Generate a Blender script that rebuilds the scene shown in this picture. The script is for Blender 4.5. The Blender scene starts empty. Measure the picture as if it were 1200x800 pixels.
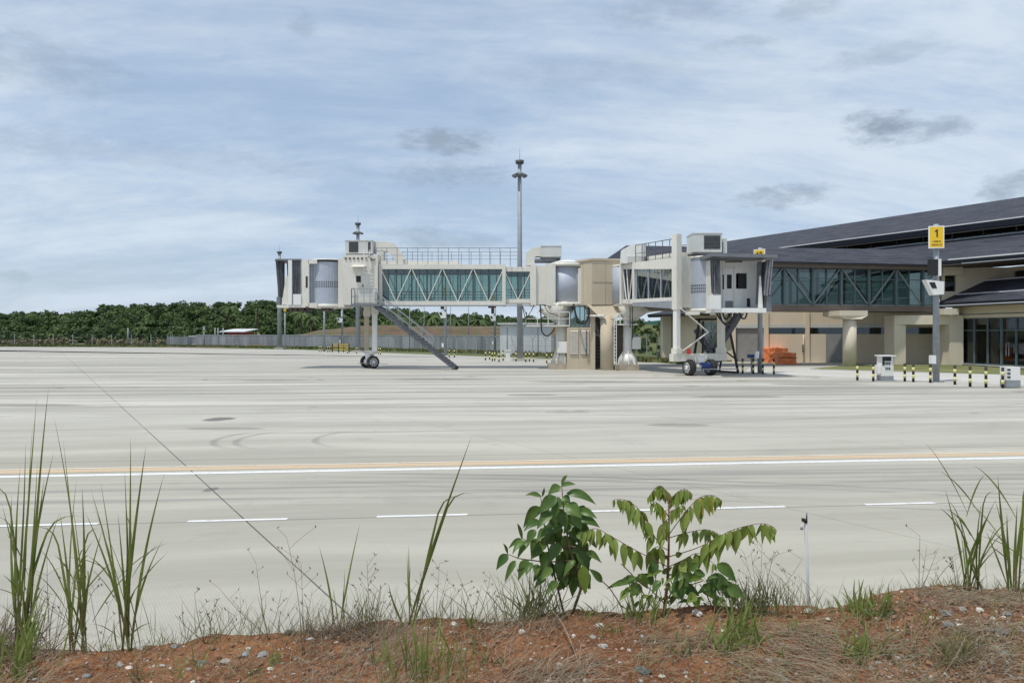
import bpy, math, random
from mathutils import Vector, Matrix, noise
R = math.radians
PI = math.pi
V = Vector
# ------------------------------------------------------------------ camera, sky, sun, exposure
SC = bpy.context.scene
CAMZ, FPX, HY = 2.65, 850.0, 390.0
cam_d = bpy.data.cameras.new("camera"); cam = bpy.data.objects.new("camera", cam_d)
SC.collection.objects.link(cam); SC.camera = cam
cam.location = (0, 0, CAMZ); cam.rotation_euler = (R(90), 0, 0)
cam_d.sensor_width = 36; cam_d.lens = 36 * FPX / 1200
cam_d.shift_y = -10 / 1200; cam_d.clip_start = 0.05; cam_d.clip_end = 3000
SUN_EL, SUN_AZ = 69.0, 226.0        # azimuth clockwise from +Y: behind and left of the camera
sv = V((math.sin(R(SUN_AZ)) * math.cos(R(SUN_EL)), math.cos(R(SUN_AZ)) * math.cos(R(SUN_EL)), math.sin(R(SUN_EL))))
sun_d = bpy.data.lights.new("sun", 'SUN'); sun_d.energy = 3.1; sun_d.angle = R(1.2); sun_d.color = (1, .95, .87)
sun = bpy.data.objects.new("sun", sun_d); SC.collection.objects.link(sun)
sun.rotation_euler = sv.to_track_quat('Z', 'Y').to_euler()
SC.view_settings.view_transform = 'Standard'; SC.view_settings.look = 'None'
SC.view_settings.gamma = 1; SC.view_settings.exposure = 0.0
SC.cycles.max_bounces = 8; SC.cycles.transparent_max_bounces = 16
SC.cycles.diffuse_bounces = 3; SC.cycles.glossy_bounces = 3

class E:                                     # little expression wrapper over shader math nodes
    nt = None
    def __init__(s, k): s.k = k
    @staticmethod
    def m(op, *a, clamp=False):
        n = E.nt.nodes.new('ShaderNodeMath'); n.operation = op; n.use_clamp = clamp
        for i, x in enumerate(a):
            if isinstance(x, E): E.nt.links.new(x.k, n.inputs[i])
            else: n.inputs[i].default_value = x
        return E(n.outputs[0])
    def __add__(s, o): return E.m('ADD', s, o)
    def __radd__(s, o): return E.m('ADD', o, s)
    def __sub__(s, o): return E.m('SUBTRACT', s, o)
    def __rsub__(s, o): return E.m('SUBTRACT', o, s)
    def __mul__(s, o): return E.m('MULTIPLY', s, o)
    def __rmul__(s, o): return E.m('MULTIPLY', o, s)
    def __truediv__(s, o): return E.m('DIVIDE', s, o)
def eabs(a): return E.m('ABSOLUTE', a)
def emax(a, b): return E.m('MAXIMUM', a, b)
def emin(a, b): return E.m('MINIMUM', a, b)
def efr(a): return E.m('FRACT', a)
def esqrt(a): return E.m('SQRT', a)
def esin(a): return E.m('SINE', a)
def sstep(a, lo, hi, to0=0.0, to1=1.0):
    n = E.nt.nodes.new('ShaderNodeMapRange'); n.interpolation_type = 'SMOOTHSTEP'
    E.nt.links.new(a.k, n.inputs[0])
    for i, x in ((1, lo), (2, hi), (3, to0), (4, to1)): n.inputs[i].default_value = x
    return E(n.outputs[0])
def exyz(sock):
    n = E.nt.nodes.new('ShaderNodeSeparateXYZ'); E.nt.links.new(sock, n.inputs[0])
    return [E(n.outputs[i]) for i in range(3)]
def evec(x, y, z=0.0):
    n = E.nt.nodes.new('ShaderNodeCombineXYZ')
    for i, a in enumerate((x, y, z)):
        if isinstance(a, E): E.nt.links.new(a.k, n.inputs[i])
        else: n.inputs[i].default_value = a
    return n.outputs[0]
def enoise(vec, scale, detail=4, rough=.5, dist=0.0):
    n = E.nt.nodes.new('ShaderNodeTexNoise'); n.inputs['Scale'].default_value = scale
    n.inputs['Detail'].default_value = detail; n.inputs['Roughness'].default_value = rough
    n.inputs['Distortion'].default_value = dist
    if vec is not None: E.nt.links.new(vec, n.inputs['Vector'])
    return E(n.outputs[0])
def emix(f, a, b):
    n = E.nt.nodes.new('ShaderNodeMix'); n.data_type = 'RGBA'
    if isinstance(f, E): E.nt.links.new(f.k, n.inputs[0])
    else: n.inputs[0].default_value = f
    for i, c in ((6, a), (7, b)):
        if isinstance(c, tuple): n.inputs[i].default_value = (*c, 1)
        else: E.nt.links.new(c, n.inputs[i])
    return n.outputs[2]

W = bpy.data.worlds.new("World"); SC.world = W; W.use_nodes = True
nt = W.node_tree; nt.nodes.clear(); E.nt = nt
skyn = nt.nodes.new('ShaderNodeTexSky'); skyn.sky_type = 'NISHITA'; skyn.sun_disc = False
skyn.sun_elevation = R(SUN_EL); skyn.sun_rotation = R(SUN_AZ); skyn.dust_density = 1.2; skyn.air_density = 1.0
bg1 = nt.nodes.new('ShaderNodeBackground'); bg1.inputs[1].default_value = 0.11
nt.links.new(skyn.outputs[0], bg1.inputs[0])
tc = nt.nodes.new('ShaderNodeTexCoord')
dx, dy, dz = exyz(tc.outputs['Generated'])
h = emax(dz, 0.0) + 0.26
cu, cv = dx / h, dy / h
warp = enoise(evec(cu * .5, cv * .8, 3.3), 1.0, 3, .5)
n1 = enoise(evec(cu * .55 + warp * 1.6, cv * 1.5 + warp * .8, 0.0), 1.0, 8, .60)
n2 = enoise(evec(cu * 2.0 + warp * 2.0, cv * 5.0 + warp * 5.0, 5.0), 1.0, 6, .62)
n3 = enoise(evec(cu * 7.0 + warp * 4.0, cv * 15.0 + warp * 6.0, 9.0), 1.3, 5, .65)
az = E.m('ARCTAN2', dx, dy); el = E.m('ARCSINE', dz)
cover = sstep(n1 * .74 + n2 * .20 + n3 * .06, .36, .62)
cover = cover * .30 + .62
n4 = enoise(evec(cu * .9 + warp, cv * 2.2, 14.0), 1.4, 7, .68)
grey = sstep(n1 * .50 + n2 * .16 + n3 * .12 + n4 * .22, .39, .60)
cl = emix(grey, (.475, .615, .82), (.70, .795, .90))
cl = emix(sstep(el, .16, .0) * .45, cl, (.60, .72, .88))
# low loose cumulus scraps
wa = (enoise(evec(az * 9.0, el * 22.0, 1.0), 1.0, 5, .68) - .5)
wb = (enoise(evec(az * 9.0, el * 22.0, 7.0), 1.0, 5, .68) - .5)
blobn = enoise(evec(az * 26.0, el * 60.0, 3.0), 1.0, 6, .62) - .5
def pxdir(px, py):
    d = V(((px - 600) / FPX, 1, (HY - py) / FPX)).normalized()
    return math.atan2(d.x, d.y), math.asin(d.z)
blob = None
for (px, py, rx, ry, st) in ((520, 166, 58, 15, .9), (528, 206, 70, 14, .55), (1030, 150, 38, 17, 1.0), (1098, 151, 34, 10, .7),
        (918, 229, 52, 11, .75), (1184, 219, 24, 13, .8), (500, 280, 55, 12, .55), (568, 285, 24, 9, .4), (355, 33, 14, 12, .35),
        (1042, 62, 60, 12, .35), (800, 8, 90, 16, .4), (948, 8, 40, 10, .4), (870, 52, 50, 7, .35), (40, 75, 90, 26, .42),
        (770, 300, 60, 10, .35), (10, 325, 16, 6, .35), (40, 165, 120, 14, .30), (250, 190, 150, 12, .25), (690, 85, 150, 14, .2)):
    a0, e0 = pxdir(px, py)
    qx = (az - a0 + wa * .085) / (rx / FPX * 1.25); qy = (el - e0 + wb * .035) / (ry / FPX * 1.35)
    b = sstep(1.15 - qx * qx - qy * qy + blobn * 2.6, .15, 1.5) * st
    blob = b if blob is None else emax(blob, b)
cl = emix(blob, cl, (.31, .385, .48))
bg2 = nt.nodes.new('ShaderNodeBackground'); bg2.inputs[1].default_value = 1.0
nt.links.new(cl, bg2.inputs[0])
mx = nt.nodes.new('ShaderNodeMixShader'); wo = nt.nodes.new('ShaderNodeOutputWorld')
nt.links.new(emax(cover, blob).k, mx.inputs[0]); nt.links.new(bg1.outputs[0], mx.inputs[1]); nt.links.new(bg2.outputs[0], mx.inputs[2])
nt.links.new(mx.outputs[0], wo.inputs[0])

# ------------------------------------------------------------------ materials
MATS = {}
def newmat(name):
    m = bpy.data.materials.new(name); m.use_nodes = True; m.node_tree.nodes.clear()
    E.nt = m.node_tree
    b = E.nt.nodes.new('ShaderNodeBsdfPrincipled'); o = E.nt.nodes.new('ShaderNodeOutputMaterial')
    E.nt.links.new(b.outputs[0], o.inputs[0]); MATS[name] = m
    return m, b, o
def pos():
    g = E.nt.nodes.new('ShaderNodeNewGeometry'); return g.outputs['Position']
def setc(b, sock): E.nt.links.new(sock, b.inputs['Base Color'])
def bump(b, hgt, strength=.3, dist=.02):
    n = E.nt.nodes.new('ShaderNodeBump'); n.inputs['Strength'].default_value = strength; n.inputs['Distance'].default_value = dist
    E.nt.links.new(hgt.k, n.inputs['Height']); E.nt.links.new(n.outputs[0], b.inputs['Normal'])
def paint(name, c, rough=.5, var=.12, sc=1.5, metal=0.0, dirt=0.0, streak=False, spec=.4):
    m, b, o = newmat(name)
    x, y, z = exyz(pos())
    n = enoise(evec(x * 1.0, y * 1.0, z * (.25 if streak else 1.0)), sc, 5, .6)
    lo = tuple(v * (1 - var) for v in c); hi = tuple(min(1, v * (1 + var)) for v in c)
    col = emix(sstep(n, .3, .7), lo, hi)
    if dirt:
        d = sstep(enoise(evec(x * 3, y * 3, z * .5), 2.2, 6, .7), .48, .78) * dirt
        col = emix(d, col, tuple(v * .42 for v in (c[0], c[1] * .93, c[2] * .82)))
    setc(b, col)
    b.inputs['Roughness'].default_value = rough; b.inputs['Metallic'].default_value = metal
    b.inputs['Specular IOR Level'].default_value = spec
    return m
paint('cream', (.70, .68, .61), .45, .05, .8, dirt=.35, streak=True)
paint('white', (.78, .78, .75), .4, .05, .8, dirt=.22, streak=True)
paint('curtain', (.42, .46, .53), .55, .05, 2, metal=.15)
paint('galv', (.30, .325, .35), .6, .1, 3, metal=.2)
paint('stepsteel', (.115, .12, .135), .6, .2, 4)
paint('mullion_shadetruss', (.055, .075, .08), .6, .1, 2)
paint('redflag', (.45, .12, .08), .6, .1, 2)
paint('greymetal', (.20, .21, .225), .5, .1, 3, metal=.4)
paint('darksteel', (.10, .105, .12), .5, .2, 3)
paint('black', (.02, .02, .022), .6, .1, 3)
paint('rubber', (.03, .03, .03), .85, .25, 8)
paint('fabric', (.22, .23, .25), .8, .2, 3)
paint('buff', (.53, .455, .345), .8, .07, .7, dirt=.18, streak=True)
paint('buffwall', (.70, .605, .465), .85, .06, .35, dirt=.12, streak=True)
paint('bufflight', (.68, .61, .49), .85, .06, .35, dirt=.15, streak=True)
paint('pedestal', (.42, .36, .28), .9, .15, 2, dirt=.3)
paint('shutter', (.27, .275, .27), .6, .08, 2)
paint('brownmetal', (.16, .125, .105), .6, .1, 1)
paint('ac', (.58, .59, .56), .5, .05, 1, dirt=.3)
paint('grille', (.05, .055, .055), .6, .2, 6)
paint('yellow', (.80, .52, .03), .5, .03, 3)
paint('bolyellow', (.66, .62, .26), .6, .08, 6)
paint('barrieryellow', (.55, .40, .05), .6, .15, 3)
paint('blue', (.03, .06, .20), .5, .1, 3)
paint('red', (.45, .03, .03), .4, .1, 3)
paint('tarp', (.80, .24, .09), .55, .18, 2.5)
paint('whitewall', (.66, .68, .70), .8, .06, .3, dirt=.2, streak=True)
paint('redroof', (.40, .06, .05), .7, .1, 1)
paint('panelgrey', (.25, .27, .29), .8, .35, .30, dirt=.4, streak=True)
paint('fencepost', (.36, .38, .385), .6, .1, 1)
paint('wire', (.20, .21, .21), .6, .1, 1)
paint('teal', (.10, .14, .15), .5, .1, 1)
paint('trussgrey', (.22, .245, .245), .5, .08, 1)
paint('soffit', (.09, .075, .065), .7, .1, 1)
paint('ridgewhite', (.62, .63, .64), .5, .08, 1)
paint('louvre', (.66, .63, .57), .5, .05, 2)
paint('floor_darkbacking', (.12, .12, .12), .7, .1, 1)
paint('interior', (.34, .36, .36), .7, .1, .5)
paint('tarpgreen', (.03, .12, .085), .8, .45, .9)
paint('concrete_kerb', (.46, .45, .41), .9, .12, .6, dirt=.25)
def glass(name, tint, gl=.12, col=(.8, .85, .9)):
    m = bpy.data.materials.new(name); m.use_nodes = True; m.node_tree.nodes.clear(); E.nt = m.node_tree; MATS[name] = m
    t = E.nt.nodes.new('ShaderNodeBsdfTransparent'); t.inputs[0].default_value = (*tint, 1)
    g = E.nt.nodes.new('ShaderNodeBsdfGlossy'); g.inputs['Roughness'].default_value = .03; g.inputs[0].default_value = (*col, 1)
    f = E.nt.nodes.new('ShaderNodeFresnel'); f.inputs[0].default_value = 1.5
    a = emin(E(f.outputs[0]) * 1.3 + gl, 1.0)
    mx = E.nt.nodes.new('ShaderNodeMixShader'); o = E.nt.nodes.new('ShaderNodeOutputMaterial')
    E.nt.links.new(a.k, mx.inputs[0]); E.nt.links.new(t.outputs[0], mx.inputs[1]); E.nt.links.new(g.outputs[0], mx.inputs[2])
    E.nt.links.new(mx.outputs[0], o.inputs[0])
glass('glass_green', (.66, .77, .735), .04)
glass('glass_clear', (.62, .72, .72), .05)
glass('glass_dark', (.48, .56, .54), .03)
glass('glass_face', (.56, .64, .64), .03)
glass('glass_sky', (.62, .72, .70), .36, (.86, .92, .90))

def leafmat(name, c1, c2, sc=3.0, tr=.3, rough=.5, tip=None):
    m, b, o = newmat(name)
    n = sstep(enoise(pos(), sc, 3, .6), .3, .7)
    oi = E.nt.nodes.new('ShaderNodeObjectInfo')      # every leaf its own tone
    n = emin(emax(n * .55 + E(oi.outputs['Random']) * .5, 0.0), 1.0)
    col = emix(n, c1, c2)
    setc(b, col); b.inputs['Roughness'].default_value = rough; b.inputs['Specular IOR Level'].default_value = .3
    t = E.nt.nodes.new('ShaderNodeBsdfTranslucent'); E.nt.links.new(col, t.inputs[0])
    mx = E.nt.nodes.new('ShaderNodeMixShader'); mx.inputs[0].default_value = tr
    E.nt.links.new(b.outputs[0], mx.inputs[1]); E.nt.links.new(t.outputs[0], mx.inputs[2]); E.nt.links.new(mx.outputs[0], o.inputs[0])
leafmat('blade', (.115, .165, .035), (.25, .29, .08), 9, .35)
leafmat('blade_base', (.13, .10, .05), (.22, .20, .08), 9, .2)
leafmat('blade_bright', (.14, .20, .04), (.26, .30, .09), 12, .35)
leafmat('leaf_dark', (.055, .115, .026), (.125, .20, .045), 12, .25, .38)
leafmat('leaf_light', (.14, .215, .034), (.26, .32, .075), 14, .35, .42)
leafmat('leaf_yellow', (.25, .26, .05), (.42, .33, .06), 20, .35)
leafmat('straw', (.15, .115, .075), (.38, .32, .23), 25, .2, .8)
leafmat('straw_dark', (.09, .065, .045), (.20, .15, .10), 25, .1, .8)
leafmat('straw_green', (.12, .14, .05), (.26, .25, .12), 25, .25, .8)
paint('stem', (.10, .07, .04), .7, .3, 20)
paint('stem_red', (.13, .055, .035), .7, .3, 20)
paint('bark', (.12, .09, .07), .9, .3, 4)
paint('pvc', (.46, .47, .475), .4, .04, 6, dirt=.25)
def mat_foliage(name, a, b2, c):
    m, b, o = newmat(name)
    p = pos()
    k = sstep(enoise(p, .11, 2, .5), .35, .65); k2 = sstep(enoise(p, .9, 3, .6), .35, .7)
    col = emix(k2 * .55, emix(k, a, b2), c); setc(b, col)
    b.inputs['Roughness'].default_value = .65; b.inputs['Specular IOR Level'].default_value = .2
    t = E.nt.nodes.new('ShaderNodeBsdfTranslucent'); E.nt.links.new(col, t.inputs[0])
    mx = E.nt.nodes.new('ShaderNodeMixShader'); mx.inputs[0].default_value = .2
    E.nt.links.new(b.outputs[0], mx.inputs[1]); E.nt.links.new(t.outputs[0], mx.inputs[2]); E.nt.links.new(mx.outputs[0], o.inputs[0])
mat_foliage('forest', (.064, .106, .038), (.118, .172, .056), (.042, .075, .032))
mat_foliage('bushes', (.06, .10, .03), (.12, .17, .05), (.035, .06, .02))
# roof shingles (uv in metres)
m, b, o = newmat('shingle')
uvn = E.nt.nodes.new('ShaderNodeUVMap')
br = E.nt.nodes.new('ShaderNodeTexBrick'); E.nt.links.new(uvn.outputs[0], br.inputs['Vector'])
br.inputs['Color1'].default_value = (.028, .032, .044, 1); br.inputs['Color2'].default_value = (.066, .071, .088, 1)
br.inputs['Mortar'].default_value = (.020, .023, .031, 1); br.inputs['Scale'].default_value = 1.0
br.inputs['Mortar Size'].default_value = .03; br.inputs['Brick Width'].default_value = 1.1; br.inputs['Row Height'].default_value = .32
ux, uy, uz = exyz(uvn.outputs[0])
nn = sstep(enoise(evec(ux * .25, uy * 1.2, 0.0), 1.0, 5, .65), .3, .7)
n5 = sstep(enoise(evec(ux * 1.2, uy * 5, 2.0), 1.0, 4, .6), .3, .7)
setc(b, emix(nn * .30 + n5 * .25, br.outputs[0], (.078, .083, .102)))
b.inputs['Roughness'].default_value = .75; b.inputs['Specular IOR Level'].default_value = .2
# soil
m, b, o = newmat('soil')
p = pos(); x, y, z = exyz(p)
a = sstep(enoise(p, 3.5, 5, .65), .35, .65); c = sstep(enoise(p, 26, 5, .7), .38, .68); g = sstep(enoise(p, 95, 3, .6), .52, .68)
col = emix(a, (.20, .084, .038), (.325, .155, .075)); col = emix(c * .7, col, (.12, .06, .035)); col = emix(g * .55, col, (.36, .26, .18))
dk = sstep(enoise(p, 9, 5, .7), .5, .68); col = emix(dk * .45, col, (.10, .06, .038))
setc(b, col); b.inputs['Roughness'].default_value = .95; b.inputs['Specular IOR Level'].default_value = .1
bump(b, enoise(p, 60, 6, .75), .9, .012)
for nm, c1, c2 in (('stone', (.24, .23, .21), (.42, .40, .37)), ('stone_blue', (.16, .17, .18), (.33, .34, .35)), ('stone_white', (.42, .37, .31), (.62, .59, .54)), ('stone_brown', (.20, .10, .06), (.30, .17, .10)), ('stone_dark', (.06, .07, .06), (.14, .14, .13))):
    m, b, o = newmat(nm); p = pos()
    setc(b, emix(sstep(enoise(p, 40, 5, .7), .35, .65), c1, c2)); b.inputs['Roughness'].default_value = .9
    bump(b, enoise(p, 120, 4, .7), .5, .004)
m, b, o = newmat('vergegrass'); p = pos()
k = sstep(enoise(p, .25, 5, .65), .35, .65)
setc(b, emix(k, (.10, .135, .04), (.21, .20, .085))); b.inputs['Roughness'].default_value = 1
m, b, o = newmat('scrubleaf'); p = pos()
k = sstep(enoise(p, .4, 5, .65), .35, .65)
setc(b, emix(k, (.11, .11, .055), (.19, .165, .095))); b.inputs['Roughness'].default_value = 1
# far bare earth and grass ground
m, b, o = newmat('grassground'); p = pos()
k = sstep(enoise(p, .12, 5, .65), .35, .65); k2 = sstep(enoise(p, 1.6, 4, .7), .4, .7)
setc(b, emix(k2 * .5, emix(k, (.075, .105, .030), (.14, .15, .06)), (.06, .075, .03))); b.inputs['Roughness'].default_value = 1
m, b, o = newmat('bareearth'); p = pos(); x, y, z = exyz(p)
k = sstep(enoise(evec(x * .3, y * .3, z * 2), 1, 5, .65), .35, .65); k2 = sstep(enoise(p, .35, 6, .75), .42, .62)
setc(b, emix(k2 * .6, emix(k, (.10, .072, .045), (.165, .108, .072)), (.075, .095, .035))); b.inputs['Roughness'].default_value = 1
# apron concrete
m, b, o = newmat('apronconcrete')
x, y, z = exyz(pos())
P_, Q_ = x + y * .1, y - x * .1
wv = enoise(evec(x * .05, y * .05, 0.0), 1.0, 3, .5) - .5
s1 = enoise(evec(P_ * .045, Q_ * .55 + wv * 3.0, 0.0), 1.0, 7, .62)
s2 = enoise(evec(P_ * .11, Q_ * 1.7 + wv * 5.0, 4.0), 1.0, 6, .65)
s3 = enoise(evec(P_ * .3, Q_ * .5, 8.0), 1.0, 6, .6)
s4 = enoise(evec(P_ * 1.2, Q_ * 9.0, 3.0), 1.0, 5, .65)
col = emix(sstep(s1, .35, .66), (.348, .333, .278), (.452, .434, .368))
col = emix(sstep(y, 13, 26) * .85, col, emix(sstep(s1, .35, .66), (.42, .405, .36), (.56, .542, .49)))
col = emix(sstep(s2, .52, .72) * .38, col, (.28, .272, .25))
col = emix(sstep(s3, .50, .74) * .30, col, (.26, .25, .22))
col = emix(sstep(s4, .35, .75) * .16, col, (.46, .45, .40))
fg = enoise(evec(x * 14, y * 14, 0.0), 1.0, 4, .7)
col = emix(sstep(fg, .5, .8) * sstep(y, 20, 7) * .25, col, (.24, .23, .20))
far = sstep(y, 16, 34)
sb = enoise(evec(P_ * .035, Q_ * .62, 12.0), 1.0, 6, .7)
sb2 = enoise(evec(P_ * .012, Q_ * .9, 31.0), 1.0, 5, .75)
col = emix(sstep(sb2, .50, .60) * far * .55, col, (.20, .19, .17))
col = emix(sstep(sb, .48, .60) * far * .70, col, (.245, .235, .215))
st = enoise(evec(P_ * .35, Q_ * .55, 21.0), 1.0, 4, .6)
col = emix(sstep(st, .66, .70) * far * .75, col, (.09, .085, .085))
wn = E.nt.nodes.new('ShaderNodeTexWhiteNoise'); wn.noise_dimensions = '2D'
E.nt.links.new(evec(E.m('FLOOR', (x + y * .65 - 2.9) / 8.4), E.m('FLOOR', (Q_ - 10.62) / 5.2)), wn.inputs['Vector'])
col = emix(E(wn.outputs['Value']) * .16, col, (.27, .265, .24))
blotch = enoise(evec(x * .9, y * .9, 5.0), 1.0, 7, .72)
col = emix(sstep(blotch, .54, .72) * .30, col, (.24, .23, .20))
# traffic rubber band between the painted lines
bandm = sstep(eabs(Q_ - 12.6), 1.7, .4)
s6 = enoise(evec(P_ * .09 + 3.0, (Q_ + P_ * .03) * 3.6, 2.0), 1.0, 6, .7)
col = emix(bandm * sstep(s6, .42, .60) * .60, col, (.19, .185, .18))
def skid(y0, k1, k2, w, a_):
    global col
    qx = x + 3.2; dd = eabs(y - (y0 - k1 * qx + k2 * qx * qx))
    col = emix(sstep(dd, w, w * .35) * sstep(x, -7.5, -4.5) * sstep(s2, .35, .6) * a_, col, (.17, .165, .16))
skid(13.7, .02, -.012, .10, .6); skid(13.35, .02, -.012, .10, .5); skid(13.0, .26, .004, .07, .35); skid(12.2, -.05, -.016, .06, .3); skid(19.5, -.12, .01, .12, .4); skid(23.6, .1, .01, .16, .35)
# diagonal slab joints and cross joints
J = x + y * .65
fj = eabs(efr((J - 2.9) / 8.4 + .5) - .5) * 8.4
near = sstep(eabs(J - 2.9), 1.0, .2)
col = emix(sstep(fj, .016, .006) * (near * .55 + .45) * (sstep(s3, .3, .55) * .5 + .5), col, (.045, .042, .04))
fq = eabs(efr((Q_ - 10.62) / 5.2 + .5) - .5) * 5.2
col = emix(sstep(fq, .035, .01) * .55, col, (.10, .098, .09))
fs = eabs(J - 2.9)
# broom-finish grooves along the joint direction
gr = esin(J * (2 * PI / .034)) * .5 + .5
col = emix(gr * sstep(x, 0.5, -2.0) * sstep(y, 11.5, 7.5) * .32, col, (.28, .28, .26))
def ring(cx, cy, r, w, cut):
    global col
    qx, qy = x - cx, y - cy
    d = eabs(esqrt(qx * qx + qy * qy) - r)
    return sstep(d, w, w * .3) * sstep(qx, cut, cut - 1.2)
rg = emax(emax(ring(-5.5, 18.2, 1.85, .13, -.6), ring(-4.95, 18.2, 1.85, .13, -.6)), ring(-3.15, 18.3, 1.75, .13, -.7))
col = emix(rg * (s2 * .75), col, (.16, .155, .15))
for (cx, cy, rx, ry, a) in ((-9.0, 22.3, .48, .55, .75), (-3.9, 41.5, 3.4, .45, .8), (3.6, 39.6, 3.6, .5, .7), (-17.5, 26.6, 1.9, .5, .45), (9.5, 30.2, 2.2, .6, .45), (16, 37.5, 3, .6, .5), (-13.4, 40.6, 2.2, .3, .8), (4.8, 20.9, 1.0, .4, .35), (.9, 31, 1.2, .4, .5), (-5.1, 12.3, .12, .2, .6), (-7.9, 20.1, 1.2, .35, .35)):
    qx = (x - cx + (s2 - .5) * rx * 1.5) / rx; qy = (y - cy + (s4 - .5) * ry * 1.2) / ry
    col = emix(sstep(qx * qx + qy * qy, 1.0, .6) * a, col, (.085, .08, .085))
setc(b, col); b.inputs['Roughness'].default_value = .85; b.inputs['Specular IOR Level'].default_value = .25
bump(b, s4, .15, .01)
def linepaint(name, c):
    m, b, o = newmat(name)
    w = sstep(enoise(evec(exyz(pos())[0] * .8, exyz(pos())[1] * 4, 0.0), 1.5, 5, .7), .5, .8)
    w2 = sstep(enoise(pos(), 9, 5, .75), .52, .66)
    setc(b, emix(w2 * .55, emix(w * .6, c, (.38, .37, .33)), (.36, .35, .31))); b.inputs['Roughness'].default_value = .6
linepaint('linewhite', (.72, .72, .71)); linepaint('lineyellow', (.56, .42, .27)); linepaint('linepale', (.68, .60, .48))
paint('paleconcrete', (.50, .49, .455), .9, .08, .3, dirt=.2)

# ------------------------------------------------------------------ mesh helpers
def P(px, py, Y): return V(((px - 600) / FPX * Y, Y, CAMZ - (py - HY) / FPX * Y))
def X(px, Y): return (px - 600) / FPX * Y
def Z(py, Y): return CAMZ - (py - HY) / FPX * Y
OFF = {}
class MB:
    def __init__(s): s.v = []; s.f = []; s.sm = []; s.uv = {}
    def add(s, vs, fs, smooth=False):
        n = len(s.v); s.v += [V(p) for p in vs]; s.f += [tuple(i + n for i in f) for f in fs]; s.sm += [smooth] * len(fs); return s
    def hexa(s, p):     # p: 4 bottom ccw, 4 top ccw
        return s.add(p, [(3, 2, 1, 0), (4, 5, 6, 7), (0, 1, 5, 4), (1, 2, 6, 5), (2, 3, 7, 6), (3, 0, 4, 7)])
    def box(s, x0, x1, y0, y1, z0, z1):
        return s.hexa([(x0, y0, z0), (x1, y0, z0), (x1, y1, z0), (x0, y1, z0), (x0, y0, z1), (x1, y0, z1), (x1, y1, z1), (x0, y1, z1)])
    def beam(s, p, q, w, h=None, up=(0, 0, 1)):
        h = w if h is None else h; p, q = V(p), V(q); d = (q - p).normalized(); u = V(up)
        if abs(d.dot(u)) > .98: u = V((0, 1, 0))
        a = d.cross(u).normalized() * (w / 2); c = a.normalized().cross(d).normalized() * (h / 2)
        return s.hexa([p - a - c, q - a - c, q + a - c, p + a - c, p - a + c, q - a + c, q + a + c, p + a + c])
    def tube(s, p, q, r, r2=None, n=10, smooth=True, sx=1, sy=1):
        p, q = V(p), V(q); r2 = r if r2 is None else r2; d = (q - p).normalized()
        a = d.orthogonal().normalized(); b = d.cross(a)
        if abs(d.z) > .999: a, b = V((1, 0, 0)), V((0, 1 if d.z > 0 else -1, 0))
        vs = [p + (a * math.cos(t) * sx + b * math.sin(t) * sy) * r for t in [2 * PI * i / n for i in range(n)]]
        vs += [q + (a * math.cos(t) * sx + b * math.sin(t) * sy) * r2 for t in [2 * PI * i / n for i in range(n)]]
        k = len(s.v); s.add(vs, [(i, (i + 1) % n, n + (i + 1) % n, n + i) for i in range(n)], smooth)
        s.f += [tuple(k + i for i in range(n - 1, -1, -1)), tuple(k + n + i for i in range(n))]; s.sm += [False, False]
        return s
    def path(s, pts, r, n=6):
        pts = [V(p) for p in pts]; k = len(s.v); m = len(pts); rs = r if isinstance(r, list) else [r] * m
        a = None
        for i, p in enumerate(pts):
            d = (pts[min(i + 1, m - 1)] - pts[max(i - 1, 0)]).normalized()
            a = d.orthogonal().normalized() if a is None else (a - d * a.dot(d)).normalized()
            b = d.cross(a)
            s.v += [p + (a * math.cos(2 * PI * j / n) + b * math.sin(2 * PI * j / n)) * rs[i] for j in range(n)]
        for i in range(m - 1):
            for j in range(n):
                s.f.append((k + i * n + j, k + i * n + (j + 1) % n, k + (i + 1) * n + (j + 1) % n, k + (i + 1) * n + j)); s.sm.append(True)
        s.f += [tuple(k + j for j in range(n - 1, -1, -1)), tuple(k + (m - 1) * n + j for j in range(n))]; s.sm += [False, False]
        return s
    def prism(s, poly, ext):
        n = len(poly); e = V(ext); vs = [V(p) for p in poly] + [V(p) + e for p in poly]
        return s.add(vs, [tuple(range(n - 1, -1, -1)), tuple(range(n, 2 * n))] + [(i, (i + 1) % n, n + (i + 1) % n, n + i) for i in range(n)])
    def roof(s, a, b, c, d, th=.18):     # a-b eave, d-c ridge; uv in metres
        a, b, c, d = V(a), V(b), V(c), V(d); k = len(s.f); nrm = (b - a).cross(d - a).normalized()
        if nrm.z < 0: nrm = -nrm
        e = nrm * -th; u = (b - a).normalized(); w = (nrm.cross(u)).normalized()
        s.hexa([a + e, b + e, c + e, d + e, a, b, c, d])
        s.uv[k + 1] = [((q - a).dot(u), (q - a).dot(w)) for q in (a, b, c, d)]
        return s
    def build(s, name, mat, parent=None, loc=None):
        o3 = OFF.get(parent.name, V((0, 0, 0))) if parent else V(loc if loc is not None else (0, 0, 0))
        me = bpy.data.meshes.new(name); me.from_pydata([tuple(p - o3) for p in s.v], [], s.f)
        me.polygons.foreach_set('use_smooth', s.sm)
        if s.uv:
            ul = me.uv_layers.new(name='UVMap')
            for fi, uvs in s.uv.items():
                for li, q in zip(me.polygons[fi].loop_indices, uvs): ul.data[li].uv = q
        me.materials.append(MATS[mat]); me.update()
        ob = bpy.data.objects.new(name, me); SC.collection.objects.link(ob)
        if parent: ob.parent = parent
        else: ob.location = o3
        OFF[ob.name] = o3
        return ob
def tag(o, label=None, cat=None, group=None, kind=None):
    if label: o['label'] = label
    if cat: o['category'] = cat
    if group: o['group'] = group
    if kind: o['kind'] = kind
    return o
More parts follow.
